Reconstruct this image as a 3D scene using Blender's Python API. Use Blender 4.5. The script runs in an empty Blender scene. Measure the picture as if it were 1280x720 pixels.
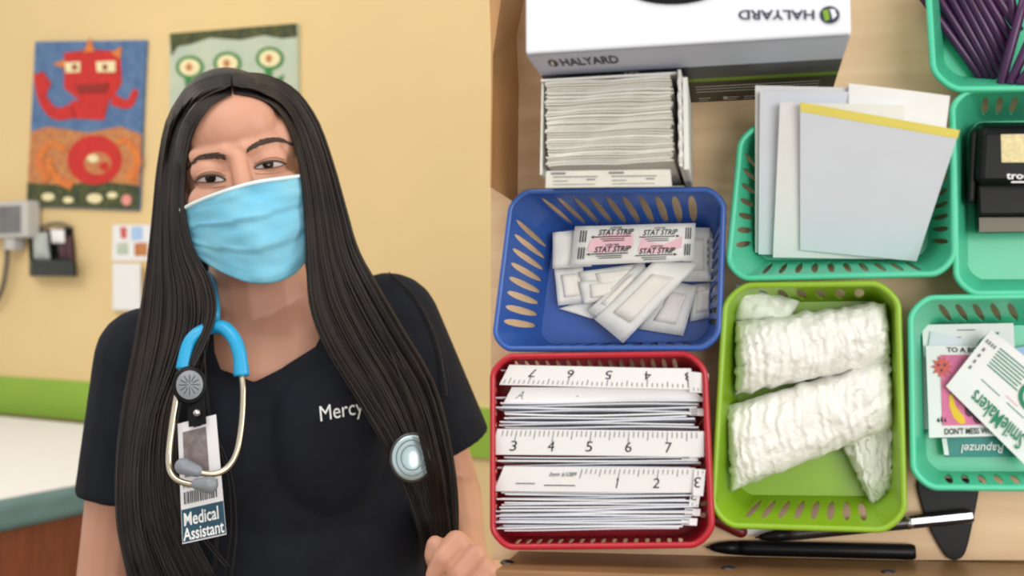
import bpy, bmesh, math, random
from mathutils import Vector, Matrix
from mathutils.bvhtree import BVHTree
random.seed(7)
V = Vector
C = bpy.context.scene.collection
F = 1344.0
CAM = V((0, 0, 1.4))
def ray(px, py): return V(((px-640)/F, 1.0, -(py-360)/F))
def W(px, py, d): return CAM + ray(px, py)*d
def s2l(c):
    return tuple(((x/255)/12.92 if x/255 <= .04045 else (((x/255)+.055)/1.055)**2.4) for x in c)

# ------------------------------------------------------------------ materials
def mat(name, rgb, rough=.6, var=.06, scale=30, bump=0, bscale=200, metal=0, alpha=1, trans=0, spec=.5, coat=0, stretch=None, rgb2=None, sss=0):
    m = bpy.data.materials.new(name); m.use_nodes = True
    nt = m.node_tree; p = nt.nodes['Principled BSDF']
    c = s2l(rgb)
    tc = nt.nodes.new('ShaderNodeTexCoord'); mp = nt.nodes.new('ShaderNodeMapping')
    nt.links.new(tc.outputs['Object'], mp.inputs[0])
    if stretch: mp.inputs['Scale'].default_value = stretch
    no = nt.nodes.new('ShaderNodeTexNoise'); no.inputs['Scale'].default_value = scale; no.inputs['Detail'].default_value = 4
    nt.links.new(mp.outputs[0], no.inputs['Vector'])
    rp = nt.nodes.new('ShaderNodeValToRGB')
    c2 = s2l(rgb2) if rgb2 else tuple(min(1, x*(1+var)) for x in c)
    c1 = c if rgb2 else tuple(x*(1-var) for x in c)
    rp.color_ramp.elements[0].position = .32; rp.color_ramp.elements[1].position = .68
    rp.color_ramp.elements[0].color = (*c1, 1); rp.color_ramp.elements[1].color = (*c2, 1)
    nt.links.new(no.outputs['Fac'], rp.inputs[0]); nt.links.new(rp.outputs[0], p.inputs['Base Color'])
    p.inputs['Roughness'].default_value = rough; p.inputs['Metallic'].default_value = metal
    p.inputs['Specular IOR Level'].default_value = spec
    p.inputs['Alpha'].default_value = alpha; p.inputs['Transmission Weight'].default_value = trans
    p.inputs['Coat Weight'].default_value = coat
    if sss:
        p.inputs['Subsurface Weight'].default_value = sss; p.inputs['Subsurface Radius'].default_value = (.008, .003, .0015)
        p.inputs['Subsurface Scale'].default_value = 1
    if bump:
        n2 = nt.nodes.new('ShaderNodeTexNoise'); n2.inputs['Scale'].default_value = bscale; n2.inputs['Detail'].default_value = 5
        nt.links.new(mp.outputs[0], n2.inputs['Vector'])
        b = nt.nodes.new('ShaderNodeBump'); b.inputs['Strength'].default_value = bump; b.inputs['Distance'].default_value = .002
        nt.links.new(n2.outputs['Fac'], b.inputs['Height']); nt.links.new(b.outputs[0], p.inputs['Normal'])
    return m
M = {}
M['wall'] = mat('wall_paint', (230, 202, 148), .85, .03, 2, .15, 120)
M['stripe'] = mat('green_paint', (146, 184, 60), .6, .04, 4)
M['floor'] = mat('vinyl_floor', (150, 135, 115), .5, .1, 6)
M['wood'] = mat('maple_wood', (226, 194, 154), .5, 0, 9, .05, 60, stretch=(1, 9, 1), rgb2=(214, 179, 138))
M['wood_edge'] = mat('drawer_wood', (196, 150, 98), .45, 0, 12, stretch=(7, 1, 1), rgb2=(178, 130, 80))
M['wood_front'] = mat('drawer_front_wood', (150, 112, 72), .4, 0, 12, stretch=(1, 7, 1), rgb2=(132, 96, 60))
M['wood_dark'] = mat('cherry_wood', (132, 68, 40), .45, 0, 10, stretch=(1, 1, 6), rgb2=(112, 52, 30))
M['vinyl'] = mat('teal_vinyl', (96, 128, 130), .45, .08, 20)
M['paper'] = mat('white_paper', (236, 236, 236), .75, .02, 30)
M['paper_cool'] = mat('cool_white_paper', (222, 226, 236), .75, .02, 30)
M['paper_warm'] = mat('wrapper_paper', (228, 226, 216), .7, .04, 60, .35, 160)
M['wrap'] = mat('glassine_wrapper', (230, 230, 224), .5, .05, 50, .25, 140)
M['pad'] = mat('bandage_pad', (236, 231, 222), .6, .03, 50)
M['gauze'] = mat('gauze', (240, 240, 234), .95, .03, 60, .8, 260)
M['gauze_thin'] = mat('thin_gauze', (230, 234, 222), .95, .06, 60, .6, 200)
M['ink'] = mat('black_ink', (28, 28, 34), .6, 0)
M['inkgrey'] = mat('grey_ink', (120, 120, 124), .7, 0)
M['pink'] = mat('pink_print', (240, 196, 204), .7, .04, 80)
M['blue'] = mat('blue_plastic', (52, 92, 168), .32, .05, 20)
M['red'] = mat('red_plastic', (178, 24, 40), .3, .06, 20)
M['green'] = mat('lime_plastic', (138, 178, 36), .3, .05, 20)
M['teal'] = mat('mint_plastic', (78, 200, 158), .32, .04, 20)
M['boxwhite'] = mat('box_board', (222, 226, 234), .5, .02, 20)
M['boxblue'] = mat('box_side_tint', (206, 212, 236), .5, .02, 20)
M['boxgrey'] = mat('box_band', (76, 78, 86), .5, .03, 20)
M['boxdark'] = mat('box_print', (58, 48, 44), .5, .08, 90)
M['leaf'] = mat('green_print', (120, 160, 30), .5, .02)
M['navy'] = mat('navy_print', (24, 26, 58), .5, 0)
M['card'] = mat('cardboard_white', (226, 226, 220), .7, .03, 40)
M['black'] = mat('black_plastic', (15, 15, 17), .4, .1, 20, spec=.2)
M['blacksoft'] = mat('black_rubber', (16, 16, 18), .6, .1, 20, spec=.15)
M['metal'] = mat('silver_metal', (200, 200, 205), .25, .02, 20, metal=1)
M['brass'] = mat('warm_steel', (206, 196, 176), .25, .02, 20, metal=1)
M['gun'] = mat('gunmetal', (84, 80, 80), .3, .05, 20, metal=.8)
M['purple'] = mat('purple_plastic_shaded', (68, 21, 72), .35, .12, 30)  # purple darkened so the base colour carries the shade over the sticks
M['beige'] = mat('beige_label', (214, 200, 150), .6, .15, 300)
M['smoke'] = mat('smoky_plastic', (34, 52, 50), .3, .05, 20, alpha=.85, spec=.2)
M['yellow'] = mat('yellow_edge', (238, 222, 110), .6, .03)
M['sgreen'] = mat('dark_green_print', (24, 130, 92), .6, .03)
M['steal'] = mat('teal_print', (40, 134, 128), .5, .04)
M['hotpink'] = mat('rose_print', (216, 112, 156), .6, .1, 200)
M['sunred'] = mat('coral_print', (206, 92, 84), .6, .05)
M['banana'] = mat('yellow_print', (226, 190, 36), .6, .05)
M['plum'] = mat('plum_print', (86, 40, 70), .6, .1)
M['lblue'] = mat('pale_blue_print', (170, 200, 236), .6, .05)
M['skin'] = mat('skin', (200, 148, 124), .48, .05, 14, .08, 500, sss=.25)
M['scrub'] = mat('black_scrub_cloth', (22, 25, 34), .85, .15, 40, .35, 500, spec=.25)
M['hair'] = mat('black_hair', (30, 22, 18), .42, .5, 25, spec=.38)
M['brow'] = mat('brow_hair', (74, 56, 50), .6, .2)
M['sclera'] = mat('eye_white', (214, 204, 200), .2, .02)
M['iris'] = mat('brown_iris', (38, 24, 18), .15, .1)
M['lip'] = mat('lip', (190, 110, 105), .4, .05)
M['mask'] = mat('mask_fabric', (132, 200, 224), .75, 0, 26, .2, 500, rgb2=(112, 192, 226))
M['maskedge'] = mat('mask_binding', (216, 236, 242), .8, .02)
M['scope'] = mat('blue_tubing', (30, 160, 212), .35, .04, 20)
M['tip'] = mat('grey_ear_tip', (130, 136, 144), .4, .05)
M['steel'] = mat('pale_steel', (196, 220, 224), .22, .02, 20, metal=.75)
M['badge'] = mat('badge_plastic', (226, 226, 230), .3, .02)
M['badgeteal'] = mat('badge_teal', (26, 72, 92), .35, .04)
M['photo'] = mat('badge_photo', (120, 110, 110), .4, .3, 120)
M['artblue'] = mat('blue_paint', (70, 104, 150), .7, 0, 40, rgb2=(96, 126, 164))
M['artred'] = mat('red_paint', (200, 40, 34), .7, .1, 40)
M['artdred'] = mat('dark_red_paint', (150, 34, 26), .7, .1, 40)
M['artorange'] = mat('orange_paint', (226, 132, 50), .7, 0, 50, rgb2=(206, 110, 60))
M['arttan'] = mat('tan_paint', (206, 144, 88), .7, 0, 60, rgb2=(180, 104, 60))
M['artgreen'] = mat('dark_green_paint', (44, 58, 38), .7, 0, 50, rgb2=(90, 92, 44))
M['artcream'] = mat('cream_paint', (238, 226, 178), .7, .05, 50)
M['artpink'] = mat('pink_paint', (232, 150, 140), .7, .05, 50)
M['artpale'] = mat('pale_green_paint', (196, 204, 180), .75, 0, 12, rgb2=(182, 196, 176))
M['artleaf'] = mat('green_stem_paint', (60, 132, 70), .7, .1, 50)
M['greycase'] = mat('grey_casing', (196, 194, 190), .5, .03)
M['screen'] = mat('grey_screen', (112, 112, 112), .25, .15, 14)
M['cable'] = mat('grey_cable', (110, 102, 88), .5, .05)
M['bag'] = mat('dark_green_bag', (34, 40, 36), .35, .3, 20)
M['maroon'] = mat('maroon_packet', (70, 34, 44), .4, .2, 20)
M['bottle'] = mat('pale_packet', (186, 192, 186), .4, .1, 30)
M['darkred'] = mat('dark_red_plastic', (110, 26, 24), .4, .1)

# ------------------------------------------------------------------ mesh builder
class MB:
    def __init__(s): s.v = []; s.f = []; s.m = []; s.mi = 0
    def add(s, vs, fs):
        b = len(s.v); s.v += [V(p) for p in vs]
        for f in fs: s.f.append([b+i for i in f]); s.m.append(s.mi)
    def prism(s, poly, z0, z1, cap=True):
        """poly: list of (x,y); z0,z1 floats"""
        n = len(poly)
        vs = [(x, y, z0) for x, y in poly] + [(x, y, z1) for x, y in poly]
        fs = [[i, (i+1) % n, n+(i+1) % n, n+i] for i in range(n)]
        fs.append(list(range(n, 2*n))); fs.append(list(range(n-1, -1, -1)))
        s.add(vs, fs)
    def loft(s, rings, cap=True, closed=True):
        n = len(rings[0]); vs = [p for r in rings for p in r]; fs = []
        for k in range(len(rings)-1):
            for i in range(n if closed else n-1):
                j = (i+1) % n
                fs.append([k*n+i, k*n+j, (k+1)*n+j, (k+1)*n+i])
        if cap:
            fs.append(list(range(n-1, -1, -1))); b = (len(rings)-1)*n; fs.append([b+i for i in range(n)])
        s.add(vs, fs)
    def hexa(s, bot, top):
        """bot/top: 4 points each, same order"""
        s.add(list(bot)+list(top), [[3, 2, 1, 0], [4, 5, 6, 7], [0, 1, 5, 4], [1, 2, 6, 5], [2, 3, 7, 6], [3, 0, 4, 7]])
    def box(s, a, b):
        x0, y0, z0 = a; x1, y1, z1 = b
        s.hexa([(x0, y0, z0), (x1, y0, z0), (x1, y1, z0), (x0, y1, z0)], [(x0, y0, z1), (x1, y0, z1), (x1, y1, z1), (x0, y1, z1)])
    def tube(s, pts, r, sides=8, closed=False, flat=1.0, caps=True):
        pts = [V(p) for p in pts]; n = len(pts)
        rs = r if isinstance(r, (list, tuple)) else [r]*n
        rings = []; up = None
        for i in range(n):
            if closed: t = pts[(i+1) % n]-pts[i-1]
            else: t = pts[min(i+1, n-1)]-pts[max(i-1, 0)]
            if t.length < 1e-9: t = V((0, 0, 1))
            t.normalize()
            if up is None:
                up = V((0, 0, 1)) if abs(t.z) < .9 else V((1, 0, 0))
            up = (up - t*up.dot(t))
            if up.length < 1e-6: up = t.orthogonal()
            up.normalize(); x = t.cross(up)
            rings.append([pts[i] + (x*math.cos(a) + up*math.sin(a)*flat)*rs[i] for a in [2*math.pi*k/sides for k in range(sides)]])
        if closed: rings.append(rings[0]); caps = False
        s.loft(rings, cap=caps)
    def capsule(s, p0, r0, p1, r1, n=16, flat=False):
        p0 = V(p0); p1 = V(p1); t = (p1-p0).normalized(); pts = []; rs = []
        for k in range(5, 0, -1):
            a = k/5.01*math.pi/2; pts.append(p0 - t*r0*math.sin(a)); rs.append(max(1e-4, r0*math.cos(a)))
        for k in range(7): q = k/6; pts.append(p0.lerp(p1, q)); rs.append(r0+(r1-r0)*q)
        if not flat:
            for k in range(1, 6):
                a = k/5.01*math.pi/2; pts.append(p1 + t*r1*math.sin(a)); rs.append(max(1e-4, r1*math.cos(a)))
        s.tube(pts, rs, n)
    def ell(s, c, r, rot=None, nu=20, nv=12):
        c = V(c); rings = []
        for j in range(nv+1):
            ph = -math.pi/2 + math.pi*(j+.02)/(nv+.04)
            ring = []
            for i in range(nu):
                th = 2*math.pi*i/nu
                p = V((r[0]*math.cos(ph)*math.cos(th), r[1]*math.cos(ph)*math.sin(th), r[2]*math.sin(ph)))
                if rot: p = rot @ p
                ring.append(c+p)
            rings.append(ring)
        s.loft(rings)
    def slab(s, c4, th, nx=8, ny=6, bulge=0, bend=None, nrm=V((0, 0, 1)), pw=2):
        """thick sheet over quad TL,TR,BR,BL; bulge lifts its middle; bend(u,v) extra lift"""
        c = [V(p) for p in c4]
        top = []; bot = []
        for j in range(ny+1):
            v = j/ny
            for i in range(nx+1):
                u = i/nx
                p = c[0].lerp(c[1], u).lerp(c[3].lerp(c[2], u), v)
                l = bulge*(1-abs(2*u-1)**pw)*(1-abs(2*v-1)**pw) + (bend(u, v) if bend else 0)
                top.append(p+nrm*(l+th)); bot.append(p+nrm*(l*.35 if bulge else l))
        n = len(top); w = nx+1; fs = []
        for j in range(ny):
            for i in range(nx):
                a = j*w+i; fs.append([a+w, a+w+1, a+1, a]); fs.append([n+a, n+a+1, n+a+w+1, n+a+w])
        for i in range(nx):
            fs.append([i, i+1, n+i+1, n+i]); a = ny*w+i; fs.append([a+1, a, n+a, n+a+1])
        for j in range(ny):
            a = j*w; fs.append([a+w, a, n+a, n+a+w]); a = j*w+nx; fs.append([a, a+w, n+a+w, n+a])
        s.add(top+bot, fs)
    def build(s, name, mats, parent=None, org=None, mw=None, smooth=False, mods=()):
        me = bpy.data.meshes.new(name)
        o = V(org) if org is not None else V((0, 0, 0))
        me.from_pydata([tuple(p-o) for p in s.v], [], s.f)
        for m in (mats if isinstance(mats, (list, tuple)) else [mats]): me.materials.append(m)
        for p, mi in zip(me.polygons, s.m): p.material_index = mi; p.use_smooth = smooth
        bm = bmesh.new(); bm.from_mesh(me); bmesh.ops.recalc_face_normals(bm, faces=bm.faces); bm.to_mesh(me); bm.free()
        ob = bpy.data.objects.new(name, me); C.objects.link(ob)
        if parent is not None: ob.parent = parent
        if mw is not None: ob.matrix_world = mw
        for k, kw in mods:
            md = ob.modifiers.new(k.lower(), k)
            for a, b in kw.items(): setattr(md, a, b)
        return ob

def tag(o, label, cat, group=None, kind=None):
    o['label'] = label; o['category'] = cat
    if group: o['group'] = group
    if kind: o['kind'] = kind
    return o

class Frame:
    """a plane with its own axes: x right, y up, z (height) out of the plane towards the room"""
    def __init__(s, x, y, z, o):
        s.m = Matrix(((x.x, y.x, z.x, o.x), (x.y, y.y, z.y, o.y), (x.z, y.z, z.z, o.z), (0, 0, 0, 1)))
        s.i = s.m.inverted(); s.z = z; s.o = o
    def L(s, px, py, h=0):
        r = ray(px, py); t = (h + s.z.dot(s.o-CAM))/s.z.dot(r)
        return s.i @ (CAM + r*t)
    def xy(s, px, py, h=0):
        p = s.L(px, py, h); return (p.x, p.y)
    def thing(s, name, label, cat, org, group=None):
        e = bpy.data.objects.new(name, None); C.objects.link(e); e.empty_display_size = .02
        e.matrix_world = s.m @ Matrix.Translation(org)
        tag(e, label, cat, group); e['_o'] = tuple(org)
        return e
    def part(s, mb, name, mats, root, smooth=False, mods=(), parent=None):
        return mb.build(name, mats, parent or root, V(root['_o']), None, smooth, mods)
    def single(s, mb, name, mats, label, cat, org, group=None, smooth=False, mods=()):
        o = mb.build(name, mats, None, V(org), s.m @ Matrix.Translation(org), smooth, mods)
        return tag(o, label, cat, group)
def clean(e):
    if '_o' in e: del e['_o']

_tc = {}
def text2d(t, shear=0, bold=0):
    k = (t, shear, bold)
    if k in _tc: return _tc[k]
    cu = bpy.data.curves.new('lettering', 'FONT'); cu.body = t; cu.size = 1; cu.shear = shear; cu.offset = bold; cu.resolution_u = 3
    ob = bpy.data.objects.new('lettering', cu); C.objects.link(ob)
    bpy.context.view_layer.update()
    me = bpy.data.meshes.new_from_object(ob.evaluated_get(bpy.context.evaluated_depsgraph_get()))
    vs = [(v.co.x, v.co.y) for v in me.vertices]; fs = [list(p.vertices) for p in me.polygons]
    bpy.data.objects.remove(ob); bpy.data.curves.remove(cu); bpy.data.meshes.remove(me)
    x0 = min(v[0] for v in vs); x1 = max(v[0] for v in vs); y0 = min(v[1] for v in vs); y1 = max(v[1] for v in vs)
    _tc[k] = ([((x-x0)/(x1-x0), (y-y0)/(y1-y0)) for x, y in vs], fs)
    return _tc[k]
def text_on(mb, fn, t, u0, v0, u1, v1, shear=0, bold=0, swap=False):
    """letters mapped to the rectangle whose lower-left is (u0,v0) and upper-right (u1,v1) in fn's coordinates"""
    vs, fs = text2d(t, shear, bold)
    if swap: mb.add([fn(u0+(u1-u0)*y, v0+(v1-v0)*x) for x, y in vs], fs)
    else: mb.add([fn(u0+(u1-u0)*x, v0+(v1-v0)*y) for x, y in vs], fs)
def rect_on(mb, fn, u0, v0, u1, v1, n=1):
    for k in range(n):
        a = u0+(u1-u0)*k/n; b = u0+(u1-u0)*(k+1)/n
        mb.add([fn(a, v0), fn(b, v0), fn(b, v1), fn(a, v1)], [[0, 1, 2, 3]])
def poly_on(mb, fn, pts): mb.add([fn(u, v) for u, v in pts], [list(range(len(pts)))])
def disc_on(mb, fn, u, v, ru, rv, n=20): poly_on(mb, fn, [(u+ru*math.cos(2*math.pi*k/n), v+rv*math.sin(2*math.pi*k/n)) for k in range(n)])
def quadfn(c4, lift, bulge=0, pw=2, nrm=V((0, 0, 1))):
    """u right, v UP on quad TL,TR,BR,BL"""
    c = [V(p) for p in c4]
    def fn(u, v):
        w = 1-v
        p = c[0].lerp(c[1], u).lerp(c[3].lerp(c[2], u), w)
        uu = min(1, max(0, u)); ww = min(1, max(0, w))
        return p + nrm*(lift + bulge*(1-abs(2*uu-1)**pw)*(1-abs(2*ww-1)**pw))
    return fn
def smooth_path(pts, n):
    """Catmull-Rom through pts (lists of floats), n samples"""
    P = [V(p) if len(p) > 2 else V((p[0], p[1], 0)) for p in pts]; out = []; m = len(P)-1
    for k in range(n):
        t = k/(n-1)*m; i = min(int(t), m-1); f = t-i
        p0 = P[max(i-1, 0)]; p1 = P[i]; p2 = P[i+1]; p3 = P[min(i+2, m)]
        out.append(.5*((2*p1)+(p2-p0)*f+(2*p0-5*p1+4*p2-p3)*f*f+(3*p1-p0-3*p2+p3)*f**3))
    return out

# ------------------------------------------------------------------ room
Pl = W(50, 360, 3.5); Pr = W(604, 360, 2.65)
U = (Pr-Pl); U.z = 0; U.normalize()
WF = Frame(U, V((0, 0, 1)), U.cross(V((0, 0, 1))), V((Pl.x, Pl.y, 0)))
mb = MB(); mb.box((-3, -.02, -.12), (5, 3.0, 0)); o = mb.build('wall_back', M['wall'], None, None, WF.m); o['kind'] = 'structure'
mb = MB(); mb.box((-4, -3, -.1), (4, 6, 0)); o = mb.build('floor', M['floor']); o['kind'] = 'structure'
mb = MB(); mb.box((-3, 0, 0.0), (5, .1, .012)); o = mb.build('baseboard_back', M['greycase'], None, None, WF.m); o['kind'] = 'structure'
z0 = WF.L(50, 521, .012).y; z1 = WF.L(50, 474, .012).y
mb = MB(); mb.box((-3, z0, 0.0), (5, z1, .012)); o = mb.build('trim_1', M['stripe'], None, None, WF.m); o['kind'] = 'structure'

# posters
def wq(pts, h): return [V((*WF.xy(x, y, h), h)) for x, y in pts]
def wall_poly(mb, pts, h, mi):
    mb.mi = mi; poly = [WF.xy(x, y, h) for x, y in pts]; mb.prism(poly, h-.0012, h)
def circ(x, y, rx, ry, n=22, a0=0): return [(x+rx*math.cos(a0+2*math.pi*k/n), y+ry*math.sin(a0+2*math.pi*k/n)) for k in range(n)]
def band(pts, w):
    P = smooth_path(pts, 14); l = []; r = []
    for i, p in enumerate(P):
        t = (P[min(i+1, 13)]-P[max(i-1, 0)]).normalized(); n = V((-t.y, t.x, 0))*(w*(1-.5*i/13))
        l.append((p.x+n.x, p.y+n.y)); r.append((p.x-n.x, p.y-n.y))
    return l, r
def wall_band(mb, pts, w, h, mi):
    l, r = band(pts, w)
    for i in range(13): wall_poly(mb, [l[i], l[i+1], r[i+1], r[i]], h, mi)
org = V((*WF.xy(105, 155), 0))
mb = MB()
mb.mi = 0; mb.prism([WF.xy(*p, .012) for p in [(33, 258), (172, 263), (182, 50), (44, 52)]], .001, .012)
h = .0132
wall_poly(mb, [(38, 165), (60, 158), (110, 166), (150, 158), (177, 168), (174, 236), (34, 236)], h, 4)          # orange body at the bottom
wall_poly(mb, [(34, 228), (80, 232), (120, 226), (174, 232), (172.5, 262), (33.3, 257)], h+.001, 5)             # dark ground
for x, y, r in ((60, 246, 5), (85, 250, 4), (118, 248, 6), (140, 244, 4)): wall_poly(mb, circ(x, y, r*1.6, r), h+.002, 6)
wall_poly(mb, circ(158, 250, 6, 7), h+.002, 7)
wall_poly(mb, circ(118, 200, 34, 31), h+.002, 1)
wall_poly(mb, circ(122, 204, 17, 14), h+.003, 4)
wall_poly(mb, circ(116, 198, 7, 5), h+.004, 6); wall_poly(mb, circ(130, 208, 6, 6), h+.004, 1)
for pts in ([(60, 225), (48, 200), (62, 180), (82, 188)], [(160, 225), (172, 200), (158, 176), (146, 180)], [(90, 232), (70, 222), (60, 205), (66, 198)]): wall_band(mb, pts, 6, h+.003, 3)
wall_poly(mb, [(80, 66), (112, 62), (150, 64), (152, 104), (140, 124), (100, 126), (80, 110)], h, 1)             # red horned head
wall_band(mb, [(92, 138), (70, 142), (54, 125), (46, 92)], 9, h+.001, 1)
wall_poly(mb, [(44, 100), (52, 88), (64, 104), (58, 116), (48, 118)], h+.002, 1)
wall_band(mb, [(140, 124), (160, 130), (170, 112)], 7, h+.001, 1)
wall_poly(mb, [(88, 126), (136, 124), (130, 150), (92, 148)], h+.001, 1)
wall_poly(mb, [(94, 106), (136, 104), (132, 116), (98, 117)], h+.002, 2)
for pts in ([(104, 66), (112, 46), (118, 64)], [(82, 74), (66, 80), (82, 86)], [(138, 66), (152, 58), (150, 74)]): wall_poly(mb, pts, h+.002, 3)
wall_poly(mb, [(81, 78), (100, 77), (100, 90), (82, 91)], h+.003, 6); wall_poly(mb, [(120, 77), (144, 76), (144, 90), (121, 90)], h+.003, 6)
for x in (93, 131): wall_poly(mb, circ(x, 84, 3, 4), h+.004, 2)
WF.single(mb, 'wall_painting', [M['artblue'], M['artred'], M['artdred'], M['artorange'], M['arttan'], M['artgreen'], M['artcream'], M['artpink']],
          'blue and orange canvas painting of red creatures on the cream wall', 'painting', org)
org = V((*WF.xy(290, 115), 0)); mb = MB()
mb.prism([WF.xy(*p, .012) for p in [(212, 206), (372, 198), (371, 29), (212, 42)]], .001, .012)
wall_poly(mb, [(212, 42), (371, 29), (371.3, 46), (352, 48), (330, 44), (300, 50), (262, 47), (236, 56), (222, 58), (214, 70)], h, 1)
for x, y in ((237, 84), (284, 79), (337, 73)):
    wall_band(mb, [(x-2, y+10), (x, y+40), (x+3, y+90)], 5, h+.0005, 2)
    wall_poly(mb, circ(x, y, 17.5, 14.5), h+.001, 2); wall_poly(mb, circ(x, y, 13, 10.5), h+.002, 3); wall_poly(mb, circ(x-1, y, 4, 5), h+.003, 4)
    wall_poly(mb, [(x+2, y+28), (x+18, y+20), (x+14, y+34)], h+.001, 2)
WF.single(mb, 'wall_painting', [M['artpale'], M['artgreen'], M['artleaf'], M['artcream'], M['arttan']],
          'pale green canvas painting of three eyed flowers behind the woman\'s head', 'painting', org)

# wall blood-pressure monitor with cable
r = WF.thing('wall_monitor', 'grey wall monitor with grey screen and hanging cable at the left edge', 'monitor', V((*WF.xy(5, 275), 0)))
mb = MB(); a = WF.xy(-60, 300, .06); b = WF.xy(33, 250, .06); mb.box((a[0], a[1], .006), (b[0], b[1], .06))
WF.part(mb, 'casing', M['greycase'], r, mods=[('BEVEL', dict(width=.008, segments=3))])
mb = MB(); a = WF.xy(-50, 294, .06); b = WF.xy(26, 257, .06); mb.box((a[0], a[1], .058), (b[0], b[1], .063)); WF.part(mb, 'screen', M['screen'], r)
mb = MB(); mb.tube(smooth_path([WF.L(8, 300, .035), WF.L(9, 320, .03), WF.L(7, 340, .03), WF.L(3, 360, .03), WF.L(-6, 378, .03), WF.L(-20, 384, .03)], 24), .009, 8); WF.part(mb, 'cable', M['cable'], r, True)
mb = MB(); a = WF.xy(2, 312, .06); b = WF.xy(14, 298, .06); mb.box((a[0], a[1], .012), (b[0], b[1], .05)); WF.part(mb, 'cable_socket', M['greycase'], r)
clean(r)
# wall pouch and its packets
r = WF.thing('wall_rack', 'dark open wall rack holding packets below the blue and orange painting', 'rack', V((*WF.xy(65, 315), 0)))
mb = MB(); q = [(37, 345), (95, 346), (90, 284), (36, 290)]
mb.prism([WF.xy(*p, .004) for p in q], .001, .005); WF.part(mb, 'back_panel', M['blacksoft'], r)
mb = MB(); mb.hexa([V((*WF.xy(40, 345, 0), .005)), V((*WF.xy(94, 346), .005)), V((*WF.xy(92, 322), .005)), V((*WF.xy(38, 322), .005))],
                   [V((*WF.xy(40, 345, .05), .05)), V((*WF.xy(94, 346, .05), .05)), V((*WF.xy(92, 326, .06), .06)), V((*WF.xy(38, 326, .06), .06))])
WF.part(mb, 'pocket', M['bag'], r, mods=[('BEVEL', dict(width=.004, segments=2))])
mb = MB(); mb.tube(smooth_path([WF.L(44, 289, .008), WF.L(56, 282, .012), WF.L(74, 279, .014), WF.L(90, 285, .01)], 14), .005, 6); WF.part(mb, 'hanger', M['cable'], r, True)
clean(r)
for q, m, nm, lb in (([(41, 292), (58, 290), (62, 326), (43, 328)], 'bottle', 'packet', 'pale packet in the dark wall rack, left of the two'),
                 ([(72, 296), (88, 294), (91, 330), (76, 330)], 'maroon', 'packet', 'maroon packet in the dark wall rack, right of the two')):
    mb = MB(); mb.slab([V((*WF.xy(x, y, .02), .012)) for x, y in q], .01, 6, 6, .012)
    WF.single(mb, nm, M[m], lb, 'packet', V((*WF.xy(q[3][0], q[3][1]), .02)), 'packets in the wall rack', True)
mb = MB(); mb.slab([V((*WF.xy(x, y, .036), .034)) for x, y in [(64, 287), (80, 287), (81, 304), (66, 304)]], .006, 6, 6, .008)
WF.single(mb, 'tissue_ball', M['paper'], 'white crumpled tissue at the top of the dark wall rack', 'tissue', V((*WF.xy(72, 300), .03)), None, True)
# notices
mb = MB(); mb.mi = 0; mb.prism([WF.xy(*p, .003) for p in [(140, 326), (188, 326), (188, 281), (141, 281)]], .001, .003)
for q, mi in (([(150, 284), (158, 284), (158, 298), (151, 298)], 1), ([(164, 284), (178, 283), (178, 300), (164, 300)], 2), ([(146, 304), (160, 303), (160, 318), (146, 318)], 4), ([(168, 304), (184, 303), (184, 320), (168, 320)], 3)):
    wall_poly(mb, q, .0042, mi)
WF.single(mb, 'photo_sheet', [M['paper'], M['sunred'], M['lblue'], M['arttan'], M['artpale']], 'white sheet of small pictures pinned beside the hair', 'notice', V((*WF.xy(160, 304), 0)))
mb = MB(); mb.hexa([V((*WF.xy(141, 388), .001)), V((*WF.xy(176, 388), .001)), V((*WF.xy(176, 329), .001)), V((*WF.xy(141, 329), .001))],
                   [V((*WF.xy(141, 388, .03), .03)), V((*WF.xy(176, 388, .03), .03)), V((*WF.xy(176, 331, .04), .04)), V((*WF.xy(141, 331, .04), .04))])
WF.single(mb, 'paper_holder', M['paper'], 'plain white wall holder below the sheet of small pictures', 'holder', V((*WF.xy(158, 360), 0)), mods=[('BEVEL', dict(width=.003, segments=2))])

# exam table (local wall axes: x along, y up, z out)
zt = .983; ul = -1.3; ur = WF.xy(400, 400)[0]; n1 = .98
r = WF.thing('exam_table', 'examination table with teal vinyl top and brown wooden base', 'exam table', V((-.2, 0, .5)))
mb = MB(); mb.box((ul, zt-.062, .06), (ur, zt, n1)); WF.part(mb, 'mattress', M['vinyl'], r, mods=[('BEVEL', dict(width=.018, segments=4))])
mb = MB(); mb.box((ul+.03, .06, .1), (ur-.03, zt-.063, n1-.05)); base = WF.part(mb, 'base', M['wood_dark'], r)
mb = MB(); mb.box((ul+.08, 0, .15), (ur-.08, .06, n1-.12)); WF.part(mb, 'plinth', M['blacksoft'], r)
du = (ur-ul-.06)/4
for k in range(4):
    for j in range(2):
        mb = MB(); a = ul+.03+du*k; y0 = .1+.4*j; mb.box((a+.01, y0, n1-.05), (a+du-.01, y0+.375, n1-.03)); d = WF.part(mb, 'drawer_front', M['wood_dark'], r, mods=[('BEVEL', dict(width=.004, segments=2))])
        mb = MB(); mb.ell((a+du/2, y0+.3, n1-.018), (.014, .014, .014)); kn = mb.build('knob', M['wood_edge'], d, V(r['_o']), None, True)
clean(r)
mb = MB()
mb.box((ul, zt+.0005, .09), (ur-.02, zt+.004, n1-.01)); mb.box((ul, zt-.02, n1+.0005), (ur-.02, zt+.004, n1+.003))
WF.single(mb, 'table_paper', M['paper'], 'white paper sheet spread over the teal examination table', 'paper', V((-.2, zt, .5)))

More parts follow.
